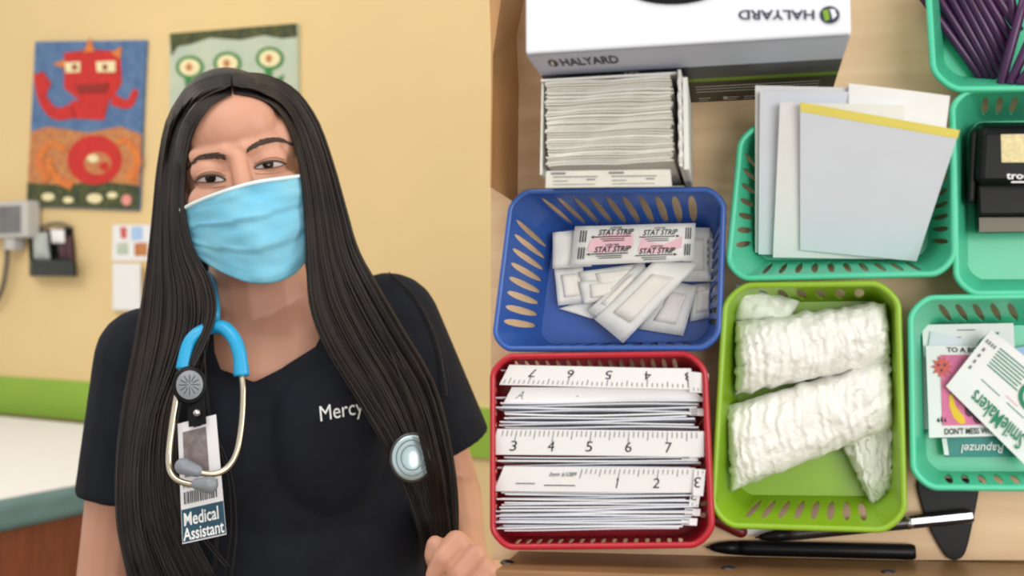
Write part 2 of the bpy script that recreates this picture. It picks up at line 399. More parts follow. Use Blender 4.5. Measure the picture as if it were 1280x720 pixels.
# ------------------------------------------------------------------ drawer
nz = V((.216, 1, -.067)).normalized()*-1
ax = (V((1, 0, 0)) - nz*nz.x).normalized(); ay = nz.cross(ax)
DF = Frame(ax, ay, nz, W(946, 360, .76))
def dq(pts, hs): 
    if not isinstance(hs, (list, tuple)): hs = [hs]*len(pts)
    return [DF.L(x, y, hh) for (x, y), hh in zip(pts, hs)]
root = DF.thing('drawer', 'open pale wooden drawer holding coloured baskets', 'drawer', V((0, 0, 0)))
mb = MB(); P = [DF.xy(*p) for p in [(613.5, -60), (1420, -60), (1420, 700), (613.5, 700)]]
mb.prism(P[::-1], -.012, 0); DF.part(mb, 'bottom_panel', M['wood'], root)
f0 = DF.L(600, 687, 0); f1 = DF.L(1420, 707, 0)
f0.x = DF.L(613.5, 715, .086).x
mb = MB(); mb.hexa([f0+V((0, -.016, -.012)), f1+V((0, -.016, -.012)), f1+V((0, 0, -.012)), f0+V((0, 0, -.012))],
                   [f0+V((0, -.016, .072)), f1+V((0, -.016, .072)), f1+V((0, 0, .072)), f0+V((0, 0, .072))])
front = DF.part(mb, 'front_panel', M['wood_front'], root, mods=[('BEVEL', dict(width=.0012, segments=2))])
mb = MB(); bt = dq([(662, -40), (639, 80), (641, 236), (628, 236), (622, 80), (640, -40)], 0); tp = dq([(632, -40), (616, 70), (614, 233)], .086)
t2 = [p+V((-.001, 0, 0)) for p in tp]
mb.add([bt[0], bt[1], bt[2], tp[0], tp[1], tp[2], V((tp[0].x, tp[0].y, -.012))+V((-.012, 0, 0)), V((tp[1].x, tp[1].y, -.012)), V((tp[2].x, tp[2].y, -.012)), tp[0]+V((-.012, 0, 0)), t2[1], t2[2]],
       [[0, 1, 4, 3], [1, 2, 5, 4], [3, 4, 10, 9], [4, 5, 11, 10], [9, 10, 7, 6], [10, 11, 8, 7], [0, 6, 7, 1], [1, 7, 8, 2], [0, 3, 9, 6], [2, 8, 11, 5]])
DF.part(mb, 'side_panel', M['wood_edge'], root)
for x in (632, 910, 1112):  # small metal bumps made up for shiny chips in the wood
    p = DF.L(x, 701, .05); p.y = f0.y
    mb = MB(); mb.ell((p.x, f0.y+(f1.y-f0.y)*(p.x-f0.x)/(f1.x-f0.x), .045), (.005, .002, .005)); DF.part(mb, 'shiny_mark', M['gun'], root, True)
clean(root)

# glove box
hb = .115
hb = .12
r = DF.thing('glove_box', 'big white glove carton with grey and green band at the drawer\'s back', 'box', V((*DF.xy(850, 60), 0)))
yf = DF.L(860, 128, 0).y
# height that makes the front wall upright
for k in range(60):
    hb = .02+k*.003
    if DF.L(860, 55, hb).y <= yf: break
xl = DF.L(657, 55, hb).x; xr = DF.L(1064, 50, hb).x; yb = yf+.13
mb = MB(); mb.box((xl, yf, .001), (xr, yb, hb)); body = DF.part(mb, 'body', M['boxwhite'], r, mods=[('BEVEL', dict(width=.0015, segments=2))])
def ffn(u, v): return V((xl+(xr-xl)*u, yf-.0006, hb*v))
def ffn2(u, v): return V((xl+(xr-xl)*u, yf-.0010, hb*v))
def hv(py):  # height on the front wall seen at image row py
    best = min(range(0, 400), key=lambda k: abs(proj(DF.m @ V(((xl+xr)/2, yf, hb*k/400)))[1]-py)); return best/400
def proj(p): 
    q = p-CAM; return (640+F*q.x/q.y, 360-F*q.z/q.y)
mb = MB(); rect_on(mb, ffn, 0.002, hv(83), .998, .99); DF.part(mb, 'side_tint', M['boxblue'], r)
mb = MB(); rect_on(mb, ffn, 0.002, hv(98), .998, hv(83)); DF.part(mb, 'grey_band', M['boxgrey'], r)
mb = MB(); rect_on(mb, ffn, 0.002, hv(102), .998, hv(98)); DF.part(mb, 'green_stripe', M['leaf'], r)
mb = MB(); rect_on(mb, ffn, 0.002, .01, .998, hv(102)); DF.part(mb, 'fine_print_panel', M['boxdark'], r)
def ux(px): return (DF.L(px, 66, hb).x-xl)/(xr-xl)
mb = MB(); text_on(mb, ffn2, 'HALYARD', ux(694), hv(72), ux(768), hv(62.5), bold=.02)
text_on(mb, ffn2, 'STERLING', ux(692), hv(91), ux(765), hv(83.5), bold=.02)
text_on(mb, ffn2, 'NITRILE', ux(792), hv(91), ux(852), hv(83.5), bold=.02)
disc_on(mb, ffn2, ux(684), hv(67.5), (ux(690)-ux(678))/2, abs(hv(63)-hv(72))/2)
mb.mi = 1; text_on(mb, ffn2, 'SG*', ux(768), hv(91), ux(788), hv(83.5), bold=.02)
poly_on(mb, lambda u, v: ffn2(u, v)+V((0, -.0003, 0)), [(ux(681), hv(70)), (ux(684), hv(70)), (ux(686), hv(64)), (ux(682), hv(65))])
for k in range(3): rect_on(mb, ffn2, ux(860), hv(107+k*3.2), ux(1040), hv(107.8+k*3.2))
for u in (862, 905, 930): rect_on(mb, ffn2, ux(u), hv(121.5), ux(u+18), hv(122.4)); rect_on(mb, ffn2, ux(u), hv(124), ux(u+14), hv(124.8))
disc_on(mb, ffn2, ux(902), hv(122.5), .009, .035)
DF.part(mb, 'front_lettering', [M['navy'], M['card']], r)
tf = quadfn(dq([(657, -60), (1064, -60), (1064, 55), (657, 55)], hb), .0006)
mb = MB()
def tp_(px, py, l=.0008): p = DF.L(px, py, hb); p.z = hb+l; return p
text_on(mb, tp_, 'HALYARD', 1018, 13, 923, 25, bold=.02)
disc_on(mb, tp_, 1037, 19, 12.5, 11)
mb.mi = 1; poly_on(mb, lambda a, b: tp_(a, b, .0011), [(1028, 14), (1035, 12), (1037, 25), (1031, 27)])
mb.mi = 2; poly_on(mb, lambda a, b: tp_(a, b, .0011), [(1037, 12), (1043, 12), (1046, 20), (1041, 25)])
DF.part(mb, 'top_lettering', [M['navy'], M['leaf'], M['boxwhite']], r)
mb = MB(); disc_on(mb, tp_, 840, -18, 62, 24, 30); DF.part(mb, 'opening', M['blacksoft'], r)
clean(r)

# open carton of gauze packs
hc = min((k*.001 for k in range(40, 110)), key=lambda h_: abs(DF.L(760, 88, h_).y-(yf-.004)))
r = DF.thing('gauze_carton', 'open white carton packed with thin paper packs, above the blue basket', 'carton', V((*DF.xy(760, 160), 0)))
def wallseg(mb, a, b, h, th=.0015, wob=.0, n=16):
    """upright card wall between two floor points"""
    a = V((a[0], a[1], 0)); b = V((b[0], b[1], 0)); t = (b-a).normalized(); nn = V((-t.y, t.x, 0))*th/2; rings = []
    for k in range(n+1):
        p = a.lerp(b, k/n); hh = h+wob*(math.sin(k*1.9)+math.sin(k*.77+1))
        w = V((math.sin(k*1.3), math.cos(k*1.7), 0))*wob*.25
        rings.append([p-nn+V((0, 0, .0008)), p+nn+V((0, 0, .0008)), p+nn+w+V((0, 0, hh)), p-nn+w+V((0, 0, hh))])
    mb.loft(rings)
ca = [DF.L(674, 88, hc), DF.L(845, 88, hc), DF.L(847, 234, hc), DF.L(672, 236, hc)]
yt = min(ca[0].y, ca[1].y); ca[0].y = ca[1].y = yt; ca[2].y = ca[3].y = DF.L(760, 235, .05).y+.0025
for nm, a, b, hh, wb in (('side_wall', ca[0], ca[3], hc-.012, 0), ('end_wall', ca[0], ca[1], hc-.006, 0), ('end_wall', ca[3], ca[2], .03, 0)):
    mb = MB(); wallseg(mb, a, b, hh, wob=wb); DF.part(mb, nm, M['card'], r)
mb = MB(); wallseg(mb, ca[1]+V((.002, 0, 0)), ca[2]+V((.002, 0, 0)), hc-.001, .002, .0012, 30); DF.part(mb, 'torn_side_wall', M['card'], r)
mb = MB(); p = [V((ca[1].x+.0035, ca[1].y-.002, 0)), V((ca[2].x+.0035, ca[2].y, 0))]
mb.hexa([p[0]+V((0, 0, .004)), p[0]+V((.0015, 0, .004)), p[1]+V((.0015, 0, .004)), p[1]+V((0, 0, .004))], [p[0]+V((0, 0, hc-.01)), p[0]+V((.003, 0, hc-.01)), p[1]+V((.003, 0, hc-.012)), p[1]+V((0, 0, hc-.012))])
DF.part(mb, 'side_flap', M['card'], r)
clean(r)
x0 = ca[0].x+.004; x1 = ca[1].x-.003; npk = 42
for k in range(npk):
    y = yt-.003 - (yt-ca[2].y-.007)*(k/(npk-1)); ph = k*.3; dz = random.uniform(-.0016, .0016); dx = random.uniform(-.0012, .0012)
    mb = MB(); n = 18; rings = []
    lean = .0015
    for i in range(n+1):
        u = i/n; x = x0+dx+(x1-x0)*u
        wv = .0003*math.sin(u*9+ph)+.0001*math.sin(u*21+ph*2)
        hh = hc-.004+dz+.0007*math.sin(u*9+ph)
        f = .0003+.0002*math.sin(math.pi*u)
        rings.append([V((x, y-.0004, .002)), V((x, y+.0004, .002)), V((x, y+f+wv, hh*.6)), V((x, y+lean*.5+wv+.0004, hh)), V((x, y+lean*.5+wv-.0004, hh)), V((x, y-f+wv, hh*.6))])
    mb.loft(rings)
    ob_l = 'thin white paper gauze pack standing on edge inside the open carton'
    if k == 3:
        mb.mi = 1
        for j, (w, b) in enumerate(((.006, .0005), (.006, .0008), (.005, .0004))):
            xx = (x0+x1)/2-.004; zz = hc-.006+dz-.0018*j
            mb.add([(xx, y-.0016, zz), (xx+w*1.1, y-.0016, zz), (xx+w*1.1, y-.0018, zz-b), (xx, y-.0018, zz-b)], [[0, 1, 2, 3]])
        ob_l = 'thin gauze pack with small dark print on its edge, far end of the carton'
    DF.single(mb, 'gauze_pack', [M['paper_warm'], M['ink']], ob_l, 'gauze pack', V(((x0+x1)/2, y, 0)), 'gauze packs in the open carton')
mb = MB(); q = dq([(683, 214), (838, 212), (840, 233), (682, 235)], [hc+.001, hc+.001, hc-.003, hc-.003]); mb.slab(q, .0006, 12, 2, 0)
fn = quadfn(q, .0009); mb.mi = 1
for u0 in (.06, .53):
    rect_on(mb, fn, u0-.02, .78, u0+.10, .9); rect_on(mb, fn, u0, .6, u0+.36, .66); rect_on(mb, fn, u0, .36, u0+.12, .41); rect_on(mb, fn, u0+.27, .42, u0+.34, .5); rect_on(mb, fn, u0, .16, u0+.34, .2)
DF.single(mb, 'gauze_pack', [M['paper_warm'], M['inkgrey']], 'front gauze pack tilted to show two blocks of grey print, next to the blue basket', 'gauze pack', q[0].lerp(q[2], .5), 'gauze packs in the open carton')

# ------------------------------------------------------------------ baskets
def rounded(c, rad, na=7, ns=(1, 1, 1, 1)):
    """closed path TL,TR,BR,BL (clockwise); returns list of segments: 8 lists (side, corner, side, ...)"""
    segs = []
    for i in range(4):
        a = c[i]; b = c[(i+1) % 4]; d = (b-a).normalized(); s = a+d*rad; e = b-d*rad
        segs.append([s.lerp(e, k/ns[i]) for k in range(ns[i]+1)])
        nb = c[(i+2) % 4]; d2 = (nb-b).normalized(); s2 = e; e2 = b+d2*rad
        arc = []
        for k in range(na+1):
            t = k/na; arc.append(s2*(1-t)**2 + b*(.6*2*t*(1-t)) + (s2.lerp(e2, t))*(.4*2*t*(1-t)) + e2*t*t)
        segs.append(arc)
    return segs
K = 4
def basket(name, label, m, rim, H, flo, slots, slant, rad=.011, t0=.14, t1=.86, sw=.24, rimr=.0021, sl=.47):
    rc = [DF.L(x, y, H) for x, y in rim]; fc = [DF.L(x, y, .0022) for x, y in flo]
    cen = sum(fc, V((0, 0, 0)))/4
    r = DF.thing(name, label, 'basket', V((cen.x, cen.y, 0)))
    ns = [max(1, s)*K for s in slots]
    A = rounded(rc, rad, 7, ns); B = rounded(fc, rad*.8, 7, ns)
    mb = MB()
    for si in range(8):
        a = A[si]; b = B[si]; n = len(a)-1; i = si//2
        def P(s, t, a=a, b=b, n=n):
            k = min(int(s*n), n-1); f = s*n-k
            return a[k].lerp(a[k+1], f).lerp(b[k].lerp(b[k+1], f), t)
        hasslot = si % 2 == 0 and slots[i] > 0
        for (ta, tb) in ((0, t0), (t0, t1), (t1, 1)):
            if hasslot and ta == t0:
                ncell = slots[i]
                for c in range(ncell):
                    bd = [(k/K, 0) for k in range(K)]+[(1, k/K) for k in range(K)]+[(1-k/K, 1) for k in range(K)]+[(0, 1-k/K) for k in range(K)]
                    outer = []; inner = []
                    for (cx, cy) in bd:
                        outer.append(P((c+cx)/ncell, ta+(tb-ta)*cy))
                        th = math.atan2(cy-.5, cx-.5); q = .5+sl*math.sin(th); e = .5+sw*math.cos(th)*(1-.0*abs(q-.5)) + slant[i]*(q-.5)
                        inner.append(P((c+min(.97, max(.03, e)))/ncell, ta+(tb-ta)*q))
                    N = len(bd); mb.add(outer+inner, [[k, (k+1) % N, N+(k+1) % N, N+k] for k in range(N)])
            else:
                rows = [ta, tb]
                vs = [P(k/n, t) for t in rows for k in range(n+1)]
                mb.add(vs, [[k, k+1, n+2+k, n+1+k] for k in range(n)])
                if not hasslot and ta == t0: pass
    # floor
    loop = [p for sgm in B for p in sgm[:-1]]; mb.add(loop, [list(range(len(loop)))])
    bm_ob = DF.part(mb, 'body', m, r)
    me = bm_ob.data; bm = bmesh.new(); bm.from_mesh(me); bmesh.ops.remove_doubles(bm, verts=bm.verts, dist=1e-5)
    bmesh.ops.recalc_face_normals(bm, faces=bm.faces); bm.to_mesh(me); bm.free()
    md = bm_ob.modifiers.new('solid', 'SOLIDIFY'); md.thickness = .0015; md.offset = 0
    mb = MB(); loop = [p for sgm in A for p in sgm[:-1]]; mb.tube(loop, rimr, 8, True); DF.part(mb, 'rim', m, r, True)
    clean(r); return fc
HB = .048
basket('basket', 'blue slotted plastic basket holding bandage wrappers', M['blue'], [(641, 240), (905, 237), (898, 435), (617, 436)], .05, [(693, 287), (890, 283), (885, 427), (674, 430)], (10, 9, 10, 8), (.42, 0, .3, -.3), .013, t0=.1, t1=.9, sw=.27)
basket('basket', 'red slotted plastic basket packed with paper rulers', M['red'], [(616, 446), (880, 442), (891, 681), (616, 684)], .055, [(623, 470), (868, 466), (872, 669), (624, 671)], (16, 12, 16, 12), (.5, .3, -.5, .3), .014, sw=.22)
basket('basket', 'lime green slotted basket holding rolled white gauze', M['green'], [(908, 357), (1122, 354), (1131, 663), (890, 656)], .05, [(924, 378), (1108, 375), (1104, 621), (919, 619)], (6, 0, 8, 0), (.15, 0, -.3, 0), .016, t0=.2, t1=.85, sw=.26)
basket('basket', 'mint green basket holding white papers and a yellow-edged pad', M['teal'], [(928, 157), (1190, 152), (1193, 342), (909, 348)], .05, [(953, 182), (1166, 178), (1160, 324), (942, 326)], (10, 8, 10, 7), (.3, .35, .3, -.4), .014, sw=.22)
basket('basket', 'mint green basket holding a black self-inking stamp', M['teal'], [(1190, 114), (1400, 110), (1400, 365), (1196, 367)], .05, [(1208, 152), (1382, 148), (1382, 350), (1209, 350)], (8, 0, 0, 0), (-.45, 0, 0, 0), .013, t0=.15, t1=.8, sw=.26)
basket('basket', 'mint green basket holding purple sticks in the drawer\'s back corner', M['teal'], [(1154, -120), (1400, -120), (1400, 110), (1168, 112)], .052, [(1174, -100), (1380, -100), (1380, 96), (1180, 97)], (0, 0, 0, 0), (0, 0, 0, 0), .016)
basket('basket', 'mint green basket holding sticker cards and wrappers', M['teal'], [(1138, 373), (1400, 369), (1400, 611), (1142, 609)], .05, [(1153, 408), (1382, 404), (1382, 590), (1158, 590)], (9, 0, 9, 0), (.45, 0, .5, 0), .014, t0=.15, t1=.85, sw=.24)

# bandage wrappers in the blue basket
def wrapper(px, hs, label, pad=True, prints=None, th=.0007, bl=.0022):
    q = dq(px, hs); mb = MB(); mb.slab(q, th, 8, 6, bl, lambda u, v: .0006*math.sin(u*7+px[0][0])+.0005*math.sin(v*6+px[0][1]))
    cen = sum(q, V((0, 0, 0)))/4
    r = DF.thing('bandage_wrapper', label, 'bandage', cen, 'bandage wrappers in the blue basket')
    DF.part(mb, 'wrapper', M['wrap'], r, True)
    if pad:
        fn = quadfn(q, th+.0002, bl)
        c4 = [fn(.24, .80), fn(.76, .80), fn(.76, .20), fn(.24, .20)]
        mb = MB(); mb.slab(c4, .0012, 6, 6, .0008, lambda u, v: .0004*math.sin(u*7)); DF.part(mb, 'pad', M['pad'], r, True)
    if prints:
        mb = MB(); prints(mb, q, th, bl); DF.part(mb, 'lettering', [M['ink'], M['pink']], r)
    clean(r)
def small_print(mb, q, th, bl):
    fn = quadfn(q, th+.0016, bl)
    for k in range(4): rect_on(mb, fn, .9, .3+k*.13, .93, .38+k*.13)
wrapper([(866, 356), (894, 352), (893, 396), (862, 402)], .006, 'bandage wrapper in the right-hand corner of the blue basket', True)
wrapper([(876, 286), (894, 288), (895, 352), (880, 352)], .009, 'narrow bandage wrapper along the right wall of the blue basket', False)
wrapper([(836, 350), (872, 358), (854, 420), (797, 411)], .008, 'bandage wrapper poking out low under the big diagonal one')
wrapper([(856, 284), (888, 285), (888, 352), (852, 352)], .012, 'bandage wrapper right of the printed strip in the blue basket', True, small_print)
wrapper([(699, 386), (744, 370), (766, 402), (738, 398)], .008, 'bandage wrapper at the lower left of the pile in the blue basket', False)
wrapper([(693, 336), (728, 332), (738, 378), (698, 382)], .011, 'upright bandage wrapper under the left end of the printed strip', True)
wrapper([(724, 340), (806, 328), (812, 357), (732, 364)], .014, 'bandage wrapper lying level just below the printed strip', True)
wrapper([(724, 352), (778, 346), (774, 372), (730, 380)], .0155, 'short bandage wrapper beside the tip of the diagonal one')
wrapper([(796, 330), (818, 338), (756, 402), (735, 388)], .018, 'narrow bandage wrapper tucked along the big diagonal one', True)
wrapper([(691, 291), (730, 287), (740, 333), (691, 336)], .018, 'bandage wrapper showing at the left end of the printed strip', False)
wrapper([(818, 326), (874, 329), (779, 429), (743, 399)], [.023, .023, .021, .021], 'large diagonal bandage wrapper on top of the pile in the blue basket', True)
def stat(mb, q, th, bl):
    fn = quadfn(q, th+.0012, bl, 2); fp = quadfn(q, th+.0007, bl, 2)
    mb.mi = 1
    for a, b, c, d in ((.13, .36, .50, .80), (.55, .30, .9, .84)):
        poly_on(mb, fp, [(a, b), (a+.12, b-.08), (c, b+.05), (c, d-.04), (a+.2, d), (a+.02, d-.16)])
    mb.mi = 0
    for (u0, u1, v) in ((.18, .50, .72), (.55, .86, .68), (.16, .49, .28), (.53, .85, .20)):
        text_on(mb, fn, 'STAT STRIP', u0+.03, v+.02, u1, v+.17, shear=.25, bold=.02)
        text_on(mb, fn, 'LATEX FREE', u0+.12, v+.18, u1-.1, v+.235, bold=.015)
        left = u0 < .5
        rect_on(mb, fn, u0, v-.03, u1-.02, v-.005)
        e = (u0-.035 if left else u1+.0); s = 1 if left else -1
        poly_on(mb, fn, [(e-(0 if left else -.02), v-.018), (e+s*.03+(0 if left else .02), v+.02), (e+s*.03+(0 if left else .02), v-.055)])
        for j in range(2): rect_on(mb, fn, u0+.05+.02*j, v-.085-.05*j, u1-.07, v-.065-.05*j)
    for v in (.15, .58):
        for j in range(3):
            rect_on(mb, fn, .055+j*.022, v, .065+j*.022, v+.3); rect_on(mb, fn, .925+j*.018, v, .933+j*.018, v+.3)
wrapper([(719, 283), (869.5, 279), (867, 326), (713, 332)], [.024, .024, .025, .025], 'pair of adhesive strips with pink and black STAT STRIP print', False, stat, bl=.001)

# paper rulers in the red basket
def yl(py, h): return DF.L(750, py, h).y
rl = random.Random(3)
bigs = [465, 486, 552, 598]
edges = [462, 497, 502, 506, 510, 514, 518, 522, 526, 530, 534, 572, 576, 580, 584] + [616+i*2.85 for i in range(17)]
for k, py in enumerate(edges):
    hh = .046+rl.uniform(-.003, .003); pl = 622+rl.uniform(-3, 10); prr = 866+rl.uniform(-10, 10); rot = rl.uniform(-1.5, 1.5)
    if py > 640: prr -= (py-640)*.5
    a = DF.L(pl, py-rot+.8, hh); b = DF.L(prr, py+rot-.8, hh)
    n = 14; rings = []; ph = rl.random()*6; low = V((0, (-.004 if py < 640 else -.001) if py > 500 else -.002, -.026)); amp = .0008 if 495 < py < 540 else .0004
    for i in range(n+1):
        u = i/n; p = a.lerp(b, u)+V((0, amp*math.sin(u*5+ph), .0008*math.sin(u*4+ph)))
        nn = V((0, .0005, 0))
        rings.append([p+low-nn, p+low+nn, p+nn, p-nn])
    mb = MB(); mb.loft(rings)
    w = 'upper' if py < 540 else ('middle' if py < 600 else 'lower')
    lab = {'upper': 'plain-edged white paper ruler on edge between the two numbered rulers', 'middle': 'white paper ruler on edge just above the ruler that starts at one', 'lower': 'white paper ruler on edge in the thick bundle at the front of the red basket'}[w]
    if k == 0: lab = 'white paper ruler on edge behind the upside-down numbered ruler'
    DF.single(mb, 'paper_ruler', M['paper_cool'] if k % 3 else M['paper'], lab, 'paper ruler', a.lerp(b, .5)+low, 'paper rulers in the red basket')
def face_ruler(px, hs, label, pr):
    q = dq(px, hs); mb = MB(); mb.slab(q, .0005, 14, 4, 0, lambda u, v: .0006*math.sin(u*6+px[0][1]))
    r = DF.thing('paper_ruler', label, 'paper ruler', sum(q, V((0, 0, 0)))/4, 'paper rulers in the red basket')
    DF.part(mb, 'strip', M['paper'], r)
    mb = MB(); pr(mb, px, q); DF.part(mb, 'markings', [M['ink'], M['inkgrey']], r); clean(r)
def uof(px, q4): return (px-q4[0][0])/(q4[1][0]-q4[0][0])
def marks(nums, xs, flip, v_num, v_tick, tl, extra=None):
    def pr(mb, px, q):
        def fn(u, v): return quadfn(q, .0009)(u, v)+V((0, 0, .0006*math.sin(u*6+px[0][1])))
        W_ = px[1][0]-px[0][0]
        for t, x in zip(nums, xs):
            u = uof(x, px); du = (2.2 if t == '1' else 4.0)/W_; dv = .20
            if t == '1':
                rect_on(mb, fn, u-.3/W_, v_num-dv, u+1.0/W_, v_num+dv); poly_on(mb, fn, [(u-2.2/W_, v_num+dv*.55), (u-.3/W_, v_num+dv*.6), (u-.3/W_, v_num+dv)])
            elif flip: text_on(mb, fn, t, u+du, v_num+dv, u-du, v_num-dv)
            else: text_on(mb, fn, t, u-du, v_num-dv, u+du, v_num+dv)
        mb.mi = 1; x = min(xs)-47*1.2
        k0 = -8
        for k in range(k0, int((max(xs)-min(xs))/47*8)+9):
            xx = min(xs)+k*47/8; u = uof(xx, px)
            if not .02 < u < .98: continue
            l = tl*(1 if k % 8 == 0 else .75 if k % 4 == 0 else .5)
            rect_on(mb, fn, u-.5/W_, v_tick, u+.5/W_, v_tick+(l if v_tick < .5 else -l))
        if extra: extra(mb, fn)
    return pr
face_ruler([(640, 484), (862, 484), (884, 502), (630, 503)], [.047, .047, .046, .046], 'paper ruler with small grey print just below the upside-down numbered one', lambda mb, px, q: (setattr(mb, 'mi', 1), text_on(mb, quadfn(q, .0009), 'ADR', .05, .25, .16, .75, .3), rect_on(mb, quadfn(q, .0009), .24, .38, .38, .43), rect_on(mb, quadfn(q, .0009), .09, .15, .13, .3)))
face_ruler([(637, 456), (864, 461), (866, 487), (624, 481)], [.053, .053, .051, .051], 'upside-down paper ruler numbered seven to three at the top of the red basket',
           marks('76543', [671, 718, 765, 812, 860], True, .62, .08, .38))
face_ruler([(860, 464), (886, 467), (885, 492), (862, 490)], [.0545, .0545, .052, .052], 'short end of a paper ruler at the top right of the red basket', marks('3', [884], True, .4, .08, .3))
face_ruler([(622, 536), (880, 539), (880, 571), (614, 568)], [.053, .053, .049, .049], 'paper ruler numbered three to seven across the middle of the red basket',
           marks('34567', [648, 695, 742, 790, 838], False, .35, .95, .45))
def itm(mb, fn):
    mb.mi = 0; text_on(mb, fn, 'Item 61089', .26, .62, .40, .80, .2); rect_on(mb, fn, .25, .24, .41, .28); mb.mi = 1; rect_on(mb, fn, .1, .3, .2, .35)
face_ruler([(630, 583), (869, 585), (866, 616), (617, 614)], [.053, .053, .049, .049], 'paper ruler starting at one and two above the thick lower bundle', marks('12', [778, 825], False, .38, .93, .38, itm))
face_ruler([(868, 586), (882, 587), (879, 620), (866, 619)], [.054, .054, .051, .051], 'ruler end with an upside-down three right of the ruler starting at one', marks('3', [873], True, .5, .95, .2))
face_ruler([(864, 612), (876, 614), (873, 634), (861, 633)], [.050, .050, .047, .047], 'paper ruler end with small number at the right of the thick bundle', marks('2', [868], True, .6, .05, .2))
for i, (px, py) in enumerate(((868, 515), (858, 572), (862, 640), (858, 652))):
    q = dq([(px-6, py-5), (px+14, py-4), (px+13, py+5), (px-6, py+4)], .045); mb = MB(); mb.slab(q, .0006, 4, 2, 0); mb.mi = 1
    fn = quadfn(q, .0009)
    for k in range(3): rect_on(mb, fn, .05, .1+.3*k, .5, .25+.3*k)
    DF.single(mb, 'paper_ruler', [M['paper'], M['inkgrey']], ['folded ruler end with dark marks right of the upper bundle in the red basket', 'ruler end with dark marks just above the ruler starting at one', 'ruler end poking out right of the thick bundle, upper of two', 'ruler end poking out right of the thick bundle, lower of two'][i], 'paper ruler', q[0].lerp(q[2], .5), 'paper rulers in the red basket')

# gauze in the lime basket
def gauze(px, h0, hgt, label, name='gauze_roll', m='gauze', seed=1, rag=.0012, nx=100, ny=26, ridge=40, pw=2.6):
    rg = random.Random(seed); q = dq(px, h0); phs = [rg.random()*6 for _ in range(8)]
    mb = MB(); top = []; bot = []
    from mathutils import noise
    for j in range(ny+1):
        for i in range(nx+1):
            u = i/nx; v = j/ny
            p = q[0].lerp(q[1], u).lerp(q[3].lerp(q[2], u), v)
            prof = (max(0, 1-abs(2*u-1)**(pw*3))**.6)*(max(0, 1-abs(2*v-1)**pw)**.5)
            wob = noise.noise(V((u*ridge+.8*math.sin(v*5+phs[0]), v*1.8, seed*3.1)))*.0024 + noise.noise(V((u*9, v*7, seed*1.7)))*.0018
            ed = V((noise.noise(V((u*14, v*14, seed+9.))), noise.noise(V((u*14, v*14, seed+19.))), 0))*rag*2
            top.append(p+ed*1.0+V((0, 0, hgt*prof+wob*(.3+prof)+.0012))); bot.append(p+ed*1.0+V((0, 0, -.0006)))
    n = len(top); w = nx+1; fs = []
    for j in range(ny):
        for i in range(nx):
            a = j*w+i; fs += [[a+w, a+w+1, a+1, a], [n+a, n+a+1, n+a+w+1, n+a+w]]
    for i in range(nx): fs += [[i, i+1, n+i+1, n+i], [ny*w+i+1, ny*w+i, n+ny*w+i, n+ny*w+i+1]]
    for j in range(ny): fs += [[j*w+w, j*w, n+j*w, n+j*w+w], [j*w+nx, j*w+w+nx, n+j*w+w+nx, n+j*w+nx]]
    mb.add(top+bot, fs)
    DF.single(mb, name, M[m], label, 'gauze', sum(q, V((0, 0, 0)))/4, 'gauze in the lime green basket', True)
gauze([(1048, 548), (1114, 480), (1118, 608), (1090, 632)], .010, .016, 'thin limp gauze tail hanging at the right of the lime basket', 'gauze_strip', 'gauze_thin', 5, .0012, 40, 40, 16)
gauze([(920, 352), (1000, 376), (985, 404), (917, 402)], .016, .014, 'small pale wrapped gauze roll in the far corner of the lime basket', 'gauze_roll', 'gauze_thin', 4, .0003, 20, 12, 5)
gauze([(907, 508), (1113, 446), (1117, 534), (914, 614)], .024, .024, 'crinkled white gauze roll lying lower in the lime green basket', seed=2)
gauze([(919, 402), (1108, 376), (1113, 454), (919, 494)], .022, .028, 'crinkled white gauze roll lying higher in the lime green basket', seed=3)

# papers in the mint basket
def sheet(name, px, hs, label, cat, m, th=.0006, group='papers in the mint green basket', bend=.001, extra=None):
    q = dq(px, hs); mb = MB(); mb.slab(q, th, 8, 8, 0, lambda u, v: bend*math.sin(u*2.6+v*2)); mats = [m]
    if extra: mats += extra(mb, quadfn(q, th+.0006+bend))
    return DF.single(mb, name, mats, label, cat, sum(q, V((0, 0, 0)))/4, group)
sheet('paper_sheet', [(944, 107), (1120, 112), (1112, 320), (944, 316)], [.068, .068, .009, .009], 'tall white paper sheet at the back left of the papers in the mint basket', 'paper', M['paper'])
sheet('paper_sheet', [(950, 114), (1112, 116), (1104, 324), (948, 318)], [.071, .071, .012, .012], 'white paper sheet with a shifted edge leaning on the tallest one', 'paper', M['paper_cool'])
sheet('card_stack', [(1060, 106), (1186, 122), (1178, 190), (1060, 190)], [.070, .070, .058, .058], 'thick white card behind the yellow-edged pad in the mint basket', 'card', M['paper'], .004,
      extra=lambda mb, fn: (setattr(mb, 'mi', 1), rect_on(mb, fn, .7, .34, .82, .40), [M['ink']])[2])
sheet('paper_sheet', [(975, 128), (1130, 132), (1126, 324), (966, 322)], [.075, .075, .0155, .0155], 'plain white paper sheet in front of the shifted ones in the mint basket', 'paper', M['paper'])
r = DF.thing('note_pad', 'white note pad with a yellow top edge leaning in the mint basket', 'note pad', DF.L(1120, 250, .03), 'papers in the mint green basket')
q = dq([(1000, 130), (1198, 165), (1145, 327), (1000, 313)], [.079, .079, .020, .020]); mb = MB(); mb.slab(q, .003, 6, 6, 0); DF.part(mb, 'sheets', M['paper_cool'], r)
q2 = [q[0]+V((0, .0004, .0002)), q[1]+V((.0003, .0004, .0002)), q[1].lerp(q[2], .055)+V((.0003, 0, .0002)), q[0].lerp(q[3], .055)+V((0, 0, .0002))]; mb = MB(); mb.slab(q2, .0034, 6, 2, 0); DF.part(mb, 'glued_edge', M['yellow'], r); clean(r)

